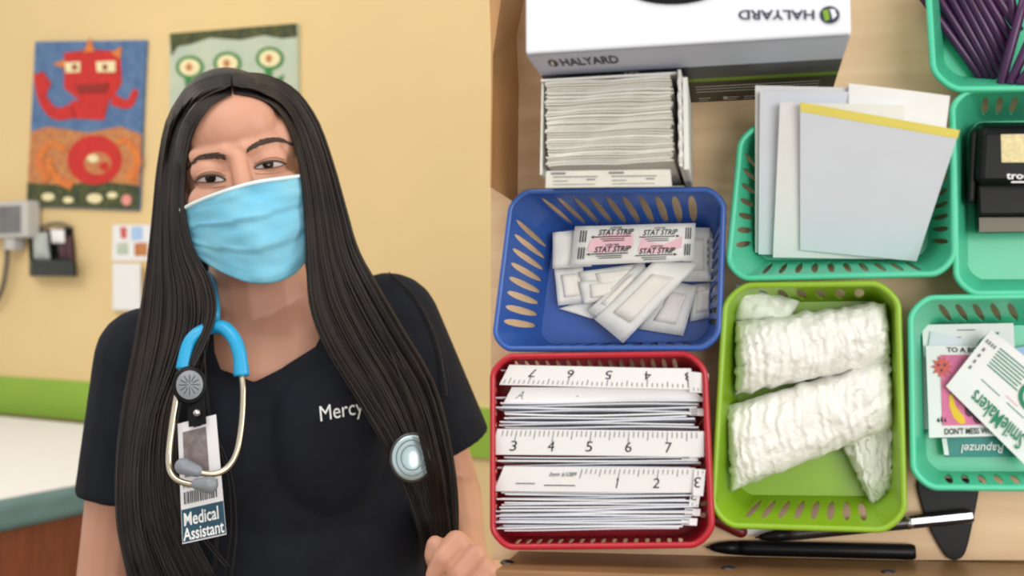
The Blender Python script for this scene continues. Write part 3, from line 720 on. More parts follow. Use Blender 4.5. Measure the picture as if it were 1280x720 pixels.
# stamp
r = DF.thing('self_inking_stamp', 'black self-inking stamp with beige label in the mint basket', 'stamp', DF.L(1270, 225, .003))
def rb(px, h0, h1, inset=.003):
    b = dq(px, h0); c = sum(b, V((0, 0, 0)))/4; t = []
    for p in dq(px, h1): t.append(p + V((p.x-c.x and -inset*(1 if p.x > c.x else -1), -inset*(1 if p.y > c.y else -1), 0)))
    mb = MB(); mb.hexa(b, t); return mb
mb = rb([(1219, 292), (1330, 291), (1330, 225), (1216, 225)], .004, .026, .001); base = DF.part(mb, 'base', M['smoke'], r, mods=[('BEVEL', dict(width=.003, segments=3))])
mb = rb([(1224, 290), (1326, 289), (1326, 272), (1224, 272)], .027, .0285, 0); DF.part(mb, 'die_plate', M['cable'], r)
mb = rb([(1221, 272), (1330, 271), (1330, 226), (1218, 226)], .026, .032, .001); DF.part(mb, 'frame', M['black'], r, mods=[('BEVEL', dict(width=.002, segments=2))])
mb = rb([(1208, 256), (1217, 254), (1224, 158), (1212, 164)], .006, .040, .0005); DF.part(mb, 'side_rail', M['black'], r, mods=[('BEVEL', dict(width=.002, segments=3))])
mb = rb([(1212, 236), (1345, 235), (1345, 152), (1216, 152)], .008, .046, .003); DF.part(mb, 'body', M['black'], r, mods=[('BEVEL', dict(width=.006, segments=4))])
def st(px, py, l=.0466): return DF.L(px, py, l)
mb = MB(); poly_on(mb, st, [(1251, 168), (1320, 167), (1320, 203), (1252, 203)]); DF.part(mb, 'label', M['beige'], r)
mb = MB(); text_on(mb, st, 'trodat', 1258, 224, 1300, 215, bold=.02); rect_on(mb, st, 1264, 226.5, 1300, 228.5); DF.part(mb, 'lettering', M['paper'], r); clean(r)

# purple sticks
sticks = [((1160, 5), (1231, 106)), ((1174, -2), (1241, 106)), ((1186, -8), (1249, 104)), ((1198, -10), (1253, 96)), ((1210, -6), (1257, 82)), ((1218, -10), (1260, 66)), ((1228, -12), (1266, 52)), ((1236, -20), (1275, 40)), ((1258, -40), (1268, 30)),
          ((1276, 14), (1251, 106)), ((1292, 40), (1262, 106)), ((1300, 70), (1273, 106)), ((1146+20, -20), (1205, 40)), ((1180, -30), (1230, 50))]
for k, (a, b) in enumerate(sticks):
    h = .010+.0028*k if k < 9 else .035+.003*(k-9)
    if k >= 12: h = .008
    if k < 3: b = (b[0]-4, 98)
    elif k < 9: b = (b[0], min(b[1], 98))
    a = DF.L(*a, h+.004); b = DF.L(*b, h)
    mb = MB(); d = (b-a).normalized(); mb.tube([a-d*.02, a, b-d*.001, b], [.0031, .0031, .0031, .0024], 10)
    lab = 'thin purple plastic stick fanned across the mint basket'
    if 9 <= k < 12: lab = ['purple stick lying crosswise over the fan of sticks', 'second purple stick lying crosswise, beside the uppermost crossing one', 'purple stick crossing lowest at the edge of the photo'][k-9]
    DF.single(mb, 'purple_stick', M['purple'], lab, 'stick', b, 'purple sticks in the mint basket', True)

# sticker cards
G = 'sticker cards in the mint basket'
def lines(mi, rects, m): 
    def ex(mb, fn):
        mb.mi = mi
        for a in rects: rect_on(mb, fn, *a)
        return m
    return ex
def back_print(mb, fn):
    mb.mi = 1; poly_on(mb, fn, [(.56, .2), (.62, .5), (.74, .72), (.84, .74), (.78, .45), (.66, .2)])
    mb.mi = 2
    for k in range(3): rect_on(mb, fn, .2, .3+k*.14, .42, .33+k*.14)
    rect_on(mb, fn, .38, .8, .58, .83); return [M['sgreen'], M['inkgrey']]
sheet('sticker_wrapper', [(1150, 428), (1200, 428), (1200, 540), (1152, 536)], .008, 'white wrapper edge showing left under the pink sticker card', 'sticker', M['paper'], .001, G)
sheet('sticker_card', [(1262, 436), (1330, 425), (1330, 470), (1268, 474)], .009, 'pale blue card corner at the right edge of the picture', 'sticker', M['lblue'], .001, G)
def teal_print(mb, fn):
    mb.mi = 1; text_on(mb, lambda u, v: fn(u, v)+V((0, 0, .0003)), 'Rapunzel', .64, .74, .18, .2, shear=.3, bold=.01)
    mb.mi = 2; disc_on(mb, fn, .80, .6, .12, .35); mb.mi = 3; disc_on(mb, lambda u, v: fn(u, v)+V((0, 0, .0003)), .82, .55, .05, .15); mb.mi = 1; poly_on(mb, fn, [(.0, .1), (.05, .1), (.05, .9), (0, .9)]); return [M['paper'], M['banana'], M['plum']]
sheet('sticker_card', [(1176, 545), (1296, 545), (1298, 571), (1180, 571)], .011, 'teal sticker card with upside-down white script at the bottom of the pile', 'sticker', M['steal'], .001, G, extra=teal_print)
sheet('sticker_wrapper', [(1152, 406), (1266, 404), (1269, 446), (1154, 446)], .014, 'white sticker wrapper with a green leaf mark at the top of the pile', 'sticker', M['paper'], .001, G, extra=back_print)
sheet('sticker_wrapper', [(1163, 414), (1206, 424), (1204, 446), (1158, 446)], .016, 'white wrapper tilted between the leaf-marked one and the pink card', 'sticker', M['paper_cool'], .001, G)
def pink_print(mb, fn):
    f2 = lambda u, v: fn(u, v)+V((0, 0, .0003)); f3 = lambda u, v: fn(u, v)+V((0, 0, .0006))
    mb.mi = 1; rect_on(mb, fn, .2, .13, .97, .90)
    mb.mi = 2; pts = []
    for k in range(20):
        rr = .15 if k % 2 == 0 else .085; a = 2*math.pi*k/20; pts.append((.22+rr*1.1*math.cos(a), .77+rr*.85*math.sin(a)))
    poly_on(mb, f2, pts); mb.mi = 4; 
    for x, y in ((.17, .79), (.26, .79), (.21, .73)): disc_on(mb, f3, x, y, .02, .015, 8)
    mb.mi = 3; poly_on(mb, f2, [(.31, .46), (.36, .47), (.40, .34), (.52, .22), (.54, .15), (.46, .14), (.36, .22), (.31, .34)])
    mb.mi = 4; disc_on(mb, f2, .6, .3, .07, .08); disc_on(mb, f2, .72, .24, .08, .1); disc_on(mb, f2, .62, .84, .05, .03)
    mb.mi = 5; text_on(mb, fn, 'TO A BIT', .3, .93, .75, .985, bold=.02); text_on(mb, fn, "DON'T MESS WITH", .23, .03, 1.0, .1, bold=.02)
    for k in range(3): poly_on(mb, f2, [(.12+.05*k, .18), (.15+.05*k, .22+.02*(k % 2)), (.16+.05*k, .16)])
    return [M['hotpink'], M['sunred'], M['banana'], M['plum'], M['ink']]
sheet('sticker_card', [(1157, 432), (1244, 433), (1246, 545), (1161, 547)], .019, 'white sticker card with a pink picture and coral sun', 'sticker', M['paper'], .001, G, bend=.0004, extra=pink_print)
def smile_print(mb, fn):
    mb.mi = 1; text_on(mb, fn, 'SmileMakers', .80, .27, .22, .06, bold=.01)
    for k in range(7): rect_on(mb, fn, .17, .60+k*.045, .52-.02*(k % 2), .615+k*.045)
    rect_on(mb, fn, .2, .4, .42, .41); rect_on(mb, fn, .5, .4, .7, .41)
    n = 24
    for k in range(n):
        a = 2*math.pi*k/n; b = 2*math.pi*(k+1)/n
        mb.add([fn(.66+r_*.13*math.cos(t), .66+r_*.17*math.sin(t)) for r_, t in ((1, a), (1, b), (.66, b), (.66, a))], [[0, 1, 2, 3]])
    mb.mi = 2
    for k in range(4): rect_on(mb, fn, .05, .4+.1*k, .07, .45+.1*k); rect_on(mb, fn, .03+.03*k, .82, .045+.03*k, .87)
    mb.mi = 3; rect_on(mb, fn, .46, .46, .6, .475); return [M['sgreen'], M['inkgrey'], M['pink']]
sheet('sticker_wrapper', [(1238, 412), (1344, 496), (1290, 590), (1182, 483)], [.032, .032, .024, .024], 'white wrapper with upside-down green SmileMakers print lying diagonally on top', 'sticker', M['paper'], .0012, G, bend=.0006, extra=smile_print)

# pens and bits at the front of the drawer
def pen(name, label, a, b, h, rad, m, mtip, clip=None):
    a = DF.L(*a, h); b = DF.L(*b, h); d = b-a; l = d.length; d.normalize()
    r = DF.thing(name, label, 'pen', a.lerp(b, .5)-V((0, 0, h)))
    mb = MB(); mb.tube([a+d*l*.16, a+d*l*.2, a+d*l*.6, a+d*l*.985, b], [rad*.95, rad, rad, rad, rad*.85], 16); DF.part(mb, 'barrel', m, r, True)
    mb = MB(); mb.tube([a+d*l*.16, a+d*l*.1, a+d*l*.05, a+d*l*.02, a+d*l*.018, a], [rad*.95, rad*.85, rad*.62, rad*.36, rad*.15, rad*.12], 16); DF.part(mb, 'grip', mtip, r, True)
    if clip:
        s = V((-d.y, d.x, 0)); z = V((0, 0, rad+.0012)); mb = MB()
        c0 = a+d*l*clip[0]+z+s*rad*.3; c1 = a+d*l*clip[1]+z+s*rad*.3
        mb.hexa([c0-s*.0018, c1-s*.0018, c1+s*.0018, c0+s*.0018], [c0-s*.0018+V((0, 0, .0014)), c1-s*.0018+V((0, 0, .0014)), c1+s*.0018+V((0, 0, .0014)), c0+s*.0018+V((0, 0, .0014))])
        mb.hexa([c1-s*.0018-V((0, 0, .003)), c1+d*.003-s*.0018-V((0, 0, .003)), c1+d*.003+s*.0018-V((0, 0, .003)), c1+s*.0018-V((0, 0, .003))], [c1-s*.0018+V((0, 0, .0014)), c1+d*.003-s*.0018+V((0, 0, .0014)), c1+d*.003+s*.0018+V((0, 0, .0014)), c1+s*.0018+V((0, 0, .0014))])
        DF.part(mb, 'clip', M['metal'], r)
        mb = MB(); mb.tube([a+d*l*(clip[0]-.02), a+d*l*(clip[0]+.01)], rad*1.06, 16); DF.part(mb, 'ring', M['metal'], r, True)
    clean(r)
pen('ballpoint_pen', 'thick black pen lying along the front of the drawer', (883, 684), (1144, 690), .0055, .0053, M['black'], M['black'])
pen('ballpoint_pen', 'dark metal pen with silver clip half under the lime basket', (944, 672), (1216, 645), .0105, .0045, M['gun'], M['black'], (.72, .97))
mb = MB(); P = smooth_path([(1148, 600), (1222, 600), (1224, 612), (1217, 650), (1208, 688), (1199, 699), (1188, 699), (1178, 689), (1160, 655), (1147, 612), (1148, 600)], 36)[:-1]
mb.prism([DF.xy(p.x, p.y, .004) for p in P], .0003, .004)
DF.single(mb, 'plastic_wedge', M['black'], 'black tapered plastic flap under the pen and sticker basket', 'plastic piece', DF.L(1185, 650, 0), mods=[('BEVEL', dict(width=.001, segments=2))])
mb = MB(); a = DF.L(893, 648, .005); b = DF.L(926, 664, .005); mb.capsule(a, .0046, b, .0046)
DF.single(mb, 'red_plastic_piece', M['darkred'], 'small dark red plastic piece under the front corner of the lime basket', 'plastic piece', a.lerp(b, .5), smooth=True)
mb = MB(); mb.slab(dq([(926, 656), (984, 656), (984, 669), (930, 668)], .0008), .0005, 4, 2, 0)
DF.single(mb, 'paper_slip', M['paper'], 'small white paper slip under the front edge of the lime basket', 'paper', DF.L(955, 662, 0))
#PERSON#
# ------------------------------------------------------------------ person
def remesh(mb, voxel, it, fac=.5):
    me = bpy.data.meshes.new('body'); me.from_pydata([tuple(p) for p in mb.v], [], mb.f)
    bm = bmesh.new(); bm.from_mesh(me); bmesh.ops.recalc_face_normals(bm, faces=bm.faces); bm.to_mesh(me); bm.free()
    ob = bpy.data.objects.new('body', me); C.objects.link(ob)
    md = ob.modifiers.new('r', 'REMESH'); md.mode = 'VOXEL'; md.voxel_size = voxel; md.use_smooth_shade = True
    if it: md = ob.modifiers.new('s', 'SMOOTH'); md.factor = fac; md.iterations = it
    bpy.context.view_layer.update()
    out = bpy.data.meshes.new_from_object(ob.evaluated_get(bpy.context.evaluated_depsgraph_get()))
    bpy.data.objects.remove(ob)
    for p in out.polygons: p.use_smooth = True
    return out
person = bpy.data.objects.new('person', None); C.objects.link(person)
PX = W(350, 600, 1.26); person.location = (PX.x, PX.y, 0)
tag(person, 'woman in black scrubs and blue face mask with long dark hair', 'person')
PO = V((PX.x, PX.y, 0))
def pmesh(me, name, m, par=None):
    me.transform(Matrix.Translation(-PO)); me.materials.clear()
    for x in (m if isinstance(m, list) else [m]): me.materials.append(x)
    o = bpy.data.objects.new(name, me); C.objects.link(o); o.parent = par or person; return o
def ppart(mb, name, m, smooth=True, par=None, mods=()): return mb.build(name, m, par or person, PO, None, smooth, mods)
# head frame
hz = -ray(300, 211).normalized(); hx0 = V((0, 0, 1)).cross(hz).normalized(); hy0 = hz.cross(hx0)
tl = math.radians(12.5)
hx = hx0*math.cos(tl)+hy0*math.sin(tl); hy = hy0*math.cos(tl)-hx0*math.sin(tl)
HO = W(300, 211, 1.215)
HR = Matrix((hx, hy, hz)).transposed()
def H(x, y, z): return HO + hx*x + hy*y + hz*z
b = MB()
def he(c, r): b.ell(H(*c), r, HR)
he((0, .018, -.018), (.0685, .091, .092)); he((0, -.042, .012), (.0635, .084, .07))
b.capsule(H(0, -.100, .046), .022, H(0, -.112, .040), .018)
for s in (-1, 1):
    b.capsule(H(.048*s, -.05, .0), .022, H(.018*s, -.105, .040), .018)
    he((.035*s, -.032, .050), (.028, .026, .024)); he((.031*s, .004, .055), (.021, .016, .018))
    he((.068*s, -.015, -.014), (.009, .030, .017))
    b.capsule(H(.010*s, .020, .069), .009, H(.040*s, .021, .055), .010)
    b.capsule(H(0, -.042, .088), .010, H(.013*s, -.045, .080), .008)
b.capsule(H(0, .012, .071), .009, H(0, -.038, .090), .0115)
b.capsule(H(-.02, -.072, .073), .007, H(.02, -.072, .073), .007); b.capsule(H(-.015, -.080, .073), .008, H(.015, -.080, .073), .008)
he((0, .045, .035), (.052, .04, .042))
he((.050, .020, .020), (.0185, .034, .034))
# neck, trunk, arms
b.capsule(H(0, -.06, -.03), .054, W(336, 440, 1.275), .058)
b.capsule(W(325, 430, 1.28), .055, W(200, 437, 1.285), .048); b.capsule(W(345, 425, 1.28), .055, W(470, 408, 1.285), .048)
b.ell(W(345, 560, 1.265), (.150, .092, .19)); b.ell(W(352, 760, 1.27), (.132, .092, .2)); b.ell(W(355, 930, 1.27), (.158, .105, .15))
b.capsule(W(180, 445, 1.28), .05, W(158, 600, 1.275), .047); b.capsule(W(158, 600, 1.275), .044, W(136, 745, 1.285), .039)
b.capsule(W(136, 745, 1.285), .039, W(150, 960, 1.24), .027); b.ell(W(156, 1010, 1.235), (.02, .036, .05))
for k in range(4): b.capsule(W(140+k*9, 1040, 1.25-.02*k), .0085, W(142+k*9, 1115-8*abs(k-1.5), 1.245-.02*k), .007)
b.capsule(W(172, 1010, 1.21), .011, W(186, 1060, 1.19), .008)
b.capsule(W(488, 408, 1.285), .05, W(560, 620, 1.33), .042); b.capsule(W(560, 620, 1.33), .041, W(578, 700, 1.12), .027)
# right hand gathering the hair
b.ell(W(592, 722, 1.088), (.032, .032, .026)); b.capsule(W(578, 700, 1.12), .026, W(588, 715, 1.08), .024)
FI = [[(592, 704, 1.058, .0115), (573, 686, 1.040, .0115), (556, 706, 1.028, .0102), (545, 728, 1.030, .0085)],
      [(608, 716, 1.058, .0115), (596, 704, 1.032, .0115), (577, 726, 1.022, .0102), (566, 748, 1.028, .0088)],
      [(620, 734, 1.058, .011), (612, 724, 1.032, .011), (594, 746, 1.024, .0098), (584, 764, 1.03, .0085)],
      [(628, 752, 1.06, .010), (622, 746, 1.038, .0098), (606, 764, 1.03, .009), (598, 778, 1.036, .0078)],
      [(574, 738, 1.075, .013), (553, 716, 1.052, .0125), (547, 702, 1.044, .0112), (547, 690, 1.042, .0092)]]
FI = [[(x_-3, y_-9, d_, r_) for x_, y_, d_, r_ in f] for f in FI]
for f in FI:
    for (x0_, y0_, d0, r0), (x1_, y1_, d1, r1) in zip(f, f[1:]): b.capsule(W(x0_, y0_, d0), r0, W(x1_, y1_, d1), r1, 12)
# legs inside the trousers, feet
for s in (-1, 1):
    hp = W(355, 930, 1.27)+V((.085*s, 0, -.02)); hp.z = .8
    b.capsule(hp, .082, V((hp.x+.01*s, hp.y, .45)), .055); b.capsule(V((hp.x+.01*s, hp.y, .45)), .055, V((hp.x+.015*s, hp.y+.02, .08)), .036)
body = pmesh(remesh(b, .0022, 6), 'body', M['skin'])
# scrub top
t = MB()
t.ell(W(348, 570, 1.265), (.168, .106, .21)); t.ell(W(350, 740, 1.27), (.178, .112, .26))
t.capsule(W(352, 800, 1.27), .15, W(355, 930, 1.27), .165, 20, True)
t.capsule(W(318, 432, 1.284), .058, W(195, 440, 1.288), .054); t.capsule(W(350, 424, 1.284), .058, W(470, 404, 1.288), .056)
t.capsule(W(186, 448, 1.283), .060, W(163, 622, 1.275), .061, 20, True)
t.capsule(W(486, 405, 1.288), .060, W(560, 560, 1.305), .053, 20, True)
t.ell(W(290, 560, 1.19), (.07, .045, .085)); t.ell(W(405, 550, 1.19), (.07, .045, .085))
me = remesh(t, .004, 8)
def inpoly(x, y, P):
    c = False
    for i in range(len(P)):
        (x1, y1), (x2, y2) = P[i], P[i-1]
        if (y1 > y) != (y2 > y) and x < (x2-x1)*(y-y1)/(y2-y1)+x1: c = not c
    return c
NECK = [(262, 300), (268, 440), (276, 462), (318, 478), (350, 462), (394, 434), (414, 395), (416, 300)]
bm = bmesh.new(); bm.from_mesh(me)
bmesh.ops.delete(bm, geom=[v for v in bm.verts if inpoly(*proj(v.co), NECK) and v.co.z > W(0, 490, 1.2).z], context='VERTS')
for v in [v for v in bm.verts if v.is_boundary]:
    q = proj(v.co); best = None
    for i in range(len(NECK)):
        a_ = V((*NECK[i], 0)); b_ = V((*NECK[i-1], 0)); p_ = V((*q, 0)); dl = b_-a_
        f_ = max(0, min(1, (p_-a_).dot(dl)/dl.length_squared)); c_ = a_+dl*f_
        if best is None or (c_-p_).length < best[0]: best = ((c_-p_).length, c_)
    if best[0] < 8: v.co = W(best[1].x, best[1].y, (v.co-CAM).y)
bm.to_mesh(me); bm.free()
top = pmesh(me, 'scrub_top', M['scrub']); md = top.modifiers.new('solid', 'SOLIDIFY'); md.thickness = .002; md.offset = 1
# trousers and shoes
t = MB(); t.ell(W(355, 930, 1.27), (.168, .118, .15))
for s in (-1, 1):
    hp = W(355, 930, 1.27)+V((.085*s, 0, -.02)); hp.z = .8
    t.capsule(hp, .092, V((hp.x+.01*s, hp.y, .45)), .07); t.capsule(V((hp.x+.01*s, hp.y, .45)), .07, V((hp.x+.015*s, hp.y+.01, .06)), .062, 16, True)
pmesh(remesh(t, .006, 6), 'trousers', M['scrub'])
for s in (-1, 1):
    hp = W(355, 930, 1.27)+V((.1*s, -.06, 0)); t = MB(); t.ell((hp.x, hp.y, .045), (.042, .125, .044)); t.box((hp.x-.04, hp.y-.12, 0), (hp.x+.04, hp.y+.12, .02))
    pmesh(remesh(t, .005, 4), 'shoe', M['blacksoft'])

bpy.context.view_layer.update(); dg = bpy.context.evaluated_depsgraph_get()
def bvh_of(obs, skip=None):
    vs = []; ps = []
    for o in obs:
        ev = o.evaluated_get(dg); m_ = ev.to_mesh(); k = len(vs); mw = ev.matrix_world
        vs += [mw @ v.co for v in m_.vertices]; ps += [tuple(k+i for i in p.vertices) for p in m_.polygons if not (skip and skip(mw @ p.center))]; ev.to_mesh_clear()
    return BVHTree.FromPolygons(vs, ps)
def hitd(bv, px, py):
    r_ = ray(px, py); n_ = r_.normalized(); h_ = bv.ray_cast(CAM, n_)
    return None if h_[0] is None else (h_[0]-CAM).y
B0 = bvh_of([body])
def onface(px, py, off): 
    d = hitd(B0, px, py) or 1.14
    return W(px, py, d-off)
# eyes and brows
def along(pts, n): return smooth_path(pts, n)
EYES = [dict(up=[(244, 227), (252, 221.5), (264, 219), (275, 221), (282, 225)], lo=[(243, 227), (254, 227.5), (266, 227.5), (276, 226.5), (282, 225)], ir=(263, 222)),
        dict(up=[(318, 210), (326, 205), (337, 202), (348, 202), (357, 205)], lo=[(318, 210), (328, 210.5), (339, 209.5), (350, 207.5), (358, 204)], ir=(335, 205))]
for e in EYES:
    n = 14; up = along(e['up'], n); lo = along(e['lo'], n)
    eye = MB(); rows = 5; vs = []
    for j in range(rows+1):
        for i in range(n):
            p = up[i].lerp(lo[i], j/rows); bul = .0016*math.sin(math.pi*i/(n-1))*math.sin(math.pi*(.1+.8*j/rows)); vs.append(onface(p.x, p.y, .0004+bul))
    eye.add(vs, [[j*n+i, j*n+i+1, (j+1)*n+i+1, (j+1)*n+i] for j in range(rows) for i in range(n-1)])
    eo = ppart(eye, 'eye', M['sclera'])
    m_ = MB(); c = e['ir']; pts = []
    def lim(x, y):
        k = min(range(n), key=lambda q: abs(up[q].x-x)); return min(max(y, up[k].y), lo[k].y)
    for k in range(24):
        a = 2*math.pi*k/24; x = c[0]+7*math.cos(a); y = lim(x, c[1]+7*math.sin(a)); pts.append(onface(x, y, .0026))
    m_.add(pts, [list(range(24))]); ppart(m_, 'iris', M['iris'], par=eo)
    m_ = MB(); m_.tube([onface(p.x, p.y-.6, .0022) for p in up], [.0006]+[.0013]*(n-2)+[.0008], 6); ppart(m_, 'lash_line', M['brow'], par=eo)
    m_ = MB(); m_.tube([onface(p.x, p.y+.5, .0012) for p in lo], [.0005]*n, 5); ppart(m_, 'lower_lash_line', M['brow'], par=eo)
    m_ = MB(); m_.tube([onface(p.x, p.y-6+1.5*abs(i-n/2)/n, .0004) for i, p in enumerate(up)], [.0005]+[.0014]*(n-2)+[.0005], 6); ppart(m_, 'eyelid', M['skin'], par=eo)
    m_ = MB(); m_.tube([onface(p.x, p.y+6, -.0002) for p in lo], [.0005]+[.0016]*(n-2)+[.0005], 6); ppart(m_, 'lower_eyelid', M['skin'], par=eo)
for pts, w in (([(236, 209), (248, 198), (262, 195), (274, 195), (284, 198)], (2.0, 4.5)), ([(308, 188), (322, 180), (336, 175.5), (350, 175), (366, 181)], (4.5, 1.8))):
    P = along(pts, 60); m_ = MB(); rg = random.Random(5)
    for k in range(200):
        i = rg.randrange(58); p = P[i]; f = i/59; ww = (w[0]+(w[1]-w[0])*f)*(1.15 if .2 < f < .8 else .8)
        o_ = rg.uniform(-1, 1)*ww; d_ = (P[i+1]-P[i]).normalized(); L_ = rg.uniform(5, 9); a = (p.x, p.y+o_)
        if w[0] < w[1]: d_ = -d_
        bb = (a[0]+d_.x*L_, a[1]+d_.y*L_-o_*.4)
        m_.tube([onface(*a, .0005), onface((a[0]+bb[0])/2, (a[1]+bb[1])/2, .0011), onface(*bb, .0006)], [.00035, .0004, .0001], 4)
    ppart(m_, 'eyebrow', M['brow'])
# mask
mt = along([(226, 263), (245, 253), (270, 243), (300, 233), (325, 227), (355, 223), (385, 219)], 41)
ml = along([(242, 319), (258, 330), (285, 344), (315, 354), (345, 353), (370, 341), (387, 320)], 41)
nv = 36; vs = []; NU = 41
from mathutils import noise
for j in range(nv+1):
    v = j/nv
    for i in range(NU):
        u = i/(NU-1)
        p = mt[i].lerp(ml[i], v); p.x += (-2.5 if u < .5 else 3)*abs(2*u-1)**3*math.sin(math.pi*v)
        p.y += 0
        q = HR.transposed() @ (W(p.x, p.y, 1.14)-HO); x = q.x; y = q.y
        tent = .104-13.5*x*x-.3*max(0, -y-.075)-.10*max(0, y+.03)
        zz = tent
        # pleats: three folded steps plus a crumple
        ph = (v*3.1+.30*u-.25) % 1.0; pl_ = .0048*(ph-.5)*(1-abs(2*u-1)**4)*(1 if .1 < v < .97 else .3)+.0022*noise.noise(V((u*7, v*9, 5.3)))
        zz += .0035*noise.noise(V((u*5, v*6, 3.3)))+.0012*noise.noise(V((u*11, v*12, 7.3)))
        dd = (H(x, y, zz)-CAM).y; hd = hitd(B0, p.x, p.y)
        if hd and abs(2*u-1) < .9: dd = min(dd, hd-.003)
        vs.append((p.x, p.y, dd, pl_))
for _ in range(5):
    dd = [q[2] for q in vs]
    for j in range(nv+1):
        for i in range(NU):
            nb_ = [dd[a*NU+b_] for a, b_ in ((j-1, i), (j+1, i), (j, i-1), (j, i+1)) if 0 <= a <= nv and 0 <= b_ < NU]
            vs[j*NU+i] = (*vs[j*NU+i][:2], .5*dd[j*NU+i]+.5*sum(nb_)/len(nb_), vs[j*NU+i][3])
vs = [W(q[0], q[1], q[2]-q[3]-.0015) for q in vs]
m_ = MB(); m_.add(vs, [[j*NU+i, j*NU+i+1, (j+1)*NU+i+1, (j+1)*NU+i] for j in range(nv) for i in range(NU-1)])
mask = ppart(m_, 'face_mask', M['mask'], mods=[('SOLIDIFY', dict(thickness=.0012))]); mask['label'] = 'pleated light blue surgical mask over nose and mouth'
m_ = MB(); m_.tube([vs[i]-hz*.0 for i in range(NU)], .0022, 6, flat=1); ppart(m_, 'binding', M['maskedge'], par=mask)
for s, c0, c1 in ((-1, vs[0], vs[nv*NU]), (1, vs[NU-1], vs[nv*NU+NU-1])):
    m_ = MB(); m_.tube(smooth_path([c0, H(.068*s, -.015, .005), H(.080*s, .01, -.02), H(.082*s, -.04, -.03), H(.074*s, -.06, .01), c1], 24), .0013, 6); ppart(m_, 'ear_loop', M['maskedge'], par=mask)
# embroidered name
B1 = bvh_of([body, top])
m_ = MB(); ang = math.radians(-11)
def emb(u, v):
    x = 399+54*u*math.cos(ang)-(-17*v)*math.sin(ang)*-1*0; px = 399+54*u; py = 528-10.5*u-20*v*(1)
    d = hitd(B1, px, py) or 1.15
    return W(px+2*(1-v), py, d-.0015)
text_on(m_, emb, 'Mercy', 0, -.25, 1, 1); ppart(m_, 'embroidery', M['paper'], False, par=top)
# hair
hair = MB()
cap = MB(); cap.ell(H(0, .018, -.020), (.0735, .097, .101), HR, 96, 64)
keep = []
cf = MB()
for f in cap.f:
    c = sum((cap.v[i] for i in f), V((0, 0, 0)))/len(f); q = HR.transposed() @ (c-HO)
    if q.z > -.035 and q.y < .088-7*q.x*q.x: continue
    keep.append(f)
hair.v = list(cap.v); hair.f = keep; hair.m = [0]*len(keep)
capob = ppart(hair, 'hair', M['hair'])
bpy.context.view_layer.update(); dg = bpy.context.evaluated_depsgraph_get()
B2 = bvh_of([body, top, mask, capob], lambda c_: (c_-CAM).y < 1.16 and proj(c_)[0] > 505 and proj(c_)[1] > 640)
hair = MB(); hair.v = [p for p in cap.v]; hair.f = list(keep); hair.m = [0]*len(keep)
bpy.data.objects.remove(capob)
def sheet_hair(inner, outer, n, dk, seed, jit=8, clamp=True, wave=4, rr=(.0006, .0013), layer=.020, backd=.05, tend=(.93, 1.0)):
    rg = random.Random(seed); I = smooth_path(inner, 40); O = smooth_path(outer, 40); D = smooth_path([(d, 0) for d in dk], 40)
    ncl = 26; cl = [(rg.uniform(0, 6.28), rg.uniform(.6, 1.4), rg.uniform(-1, 1)) for _ in range(ncl)]
    for k in range(n):
        s = (k+rg.random())/n; c = cl[int(s*ncl) % ncl]; lay = rg.random(); pts = []; ds = []; T = 40 if rg.random() < .8 else int(40*rg.uniform(*tend))
        hs = []; j0 = rg.uniform(-1, 1)*jit; sc = s+(round(s*ncl)/ncl-s)*.55
        for i in range(T):
            t = i/39; ss = s+(sc-s)*t
            p = I[i].lerp(O[i], ss); p.x += (j0*t*.6 + wave*t*t*math.sin(t*5*c[1]+c[0]) + c[2]*5*t*t)
            p.y += rg.uniform(-.2, .2)
            d = D[i].x+backd*s*(1-t)**1.2+layer*(lay-.5)
            h = hitd(B2, p.x, p.y)
            if h and clamp: d = min(d, h-.003-layer*lay*(.25+.75*t))
            pts.append(p); ds.append(d); hs.append(h-.003-.004*lay if h and clamp else 9)
        for it_ in range(12):
            ds = [ds[0]]+[(ds[i-1]+2*ds[i]+ds[i+1])/4 for i in range(1, T-1)]+[ds[-1]]
            ds = [min(a_, b_) for a_, b_ in zip(ds, hs)]
        r0 = rg.uniform(*rr)
        hair.tube([W(p.x, p.y, d) for p, d in zip(pts, ds)], [r0*(.7+.3*min(1, i/6))*(1 if i < T*.7 else max(.12, 1-(i-T*.7)/(T*.3)*.85)) for i in range(T)], 4)
LI = [(289, 117), (262, 133), (240, 168), (231, 215), (229, 262), (240, 310), (262, 352), (268, 392), (252, 436), (226, 490), (216, 560), (224, 640), (268, 735)]
LO = [(288, 92), (242, 104), (211, 145), (198, 206), (192, 270), (186, 330), (178, 385), (168, 440), (155, 510), (147, 580), (147, 650), (156, 700), (168, 750)]
RI = [(292, 116), (322, 122), (350, 140), (369, 181), (379, 228), (384, 285), (387, 340), (394, 390), (416, 440), (454, 500), (492, 565), (524, 640), (548, 735)]
RO = [(290, 92), (330, 93), (368, 112), (396, 150), (416, 205), (432, 262), (446, 310), (468, 352), (502, 412), (540, 480), (560, 560), (566, 630), (562, 700)]
dk = [1.22, 1.21, 1.2, 1.19, 1.18, 1.17, 1.16, 1.15, 1.135, 1.13, 1.125, 1.12, 1.12]
sheet_hair(LI, LO, 1000, dk, 1); sheet_hair(RI, RO, 1000, dk, 2)
BI = [(288, 95), (262, 105), (240, 150), (232, 220), (232, 290), (240, 350), (244, 400), (240, 430)]; BO = [(290, 95), (320, 100), (356, 135), (384, 200), (396, 270), (400, 330), (400, 380), (402, 420)]
sheet_hair(BI, BO, 150, [1.24, 1.27, 1.3, 1.315, 1.315, 1.31, 1.325, 1.34], 3, backd=0, layer=.012, rr=(.003, .005), clamp=False)
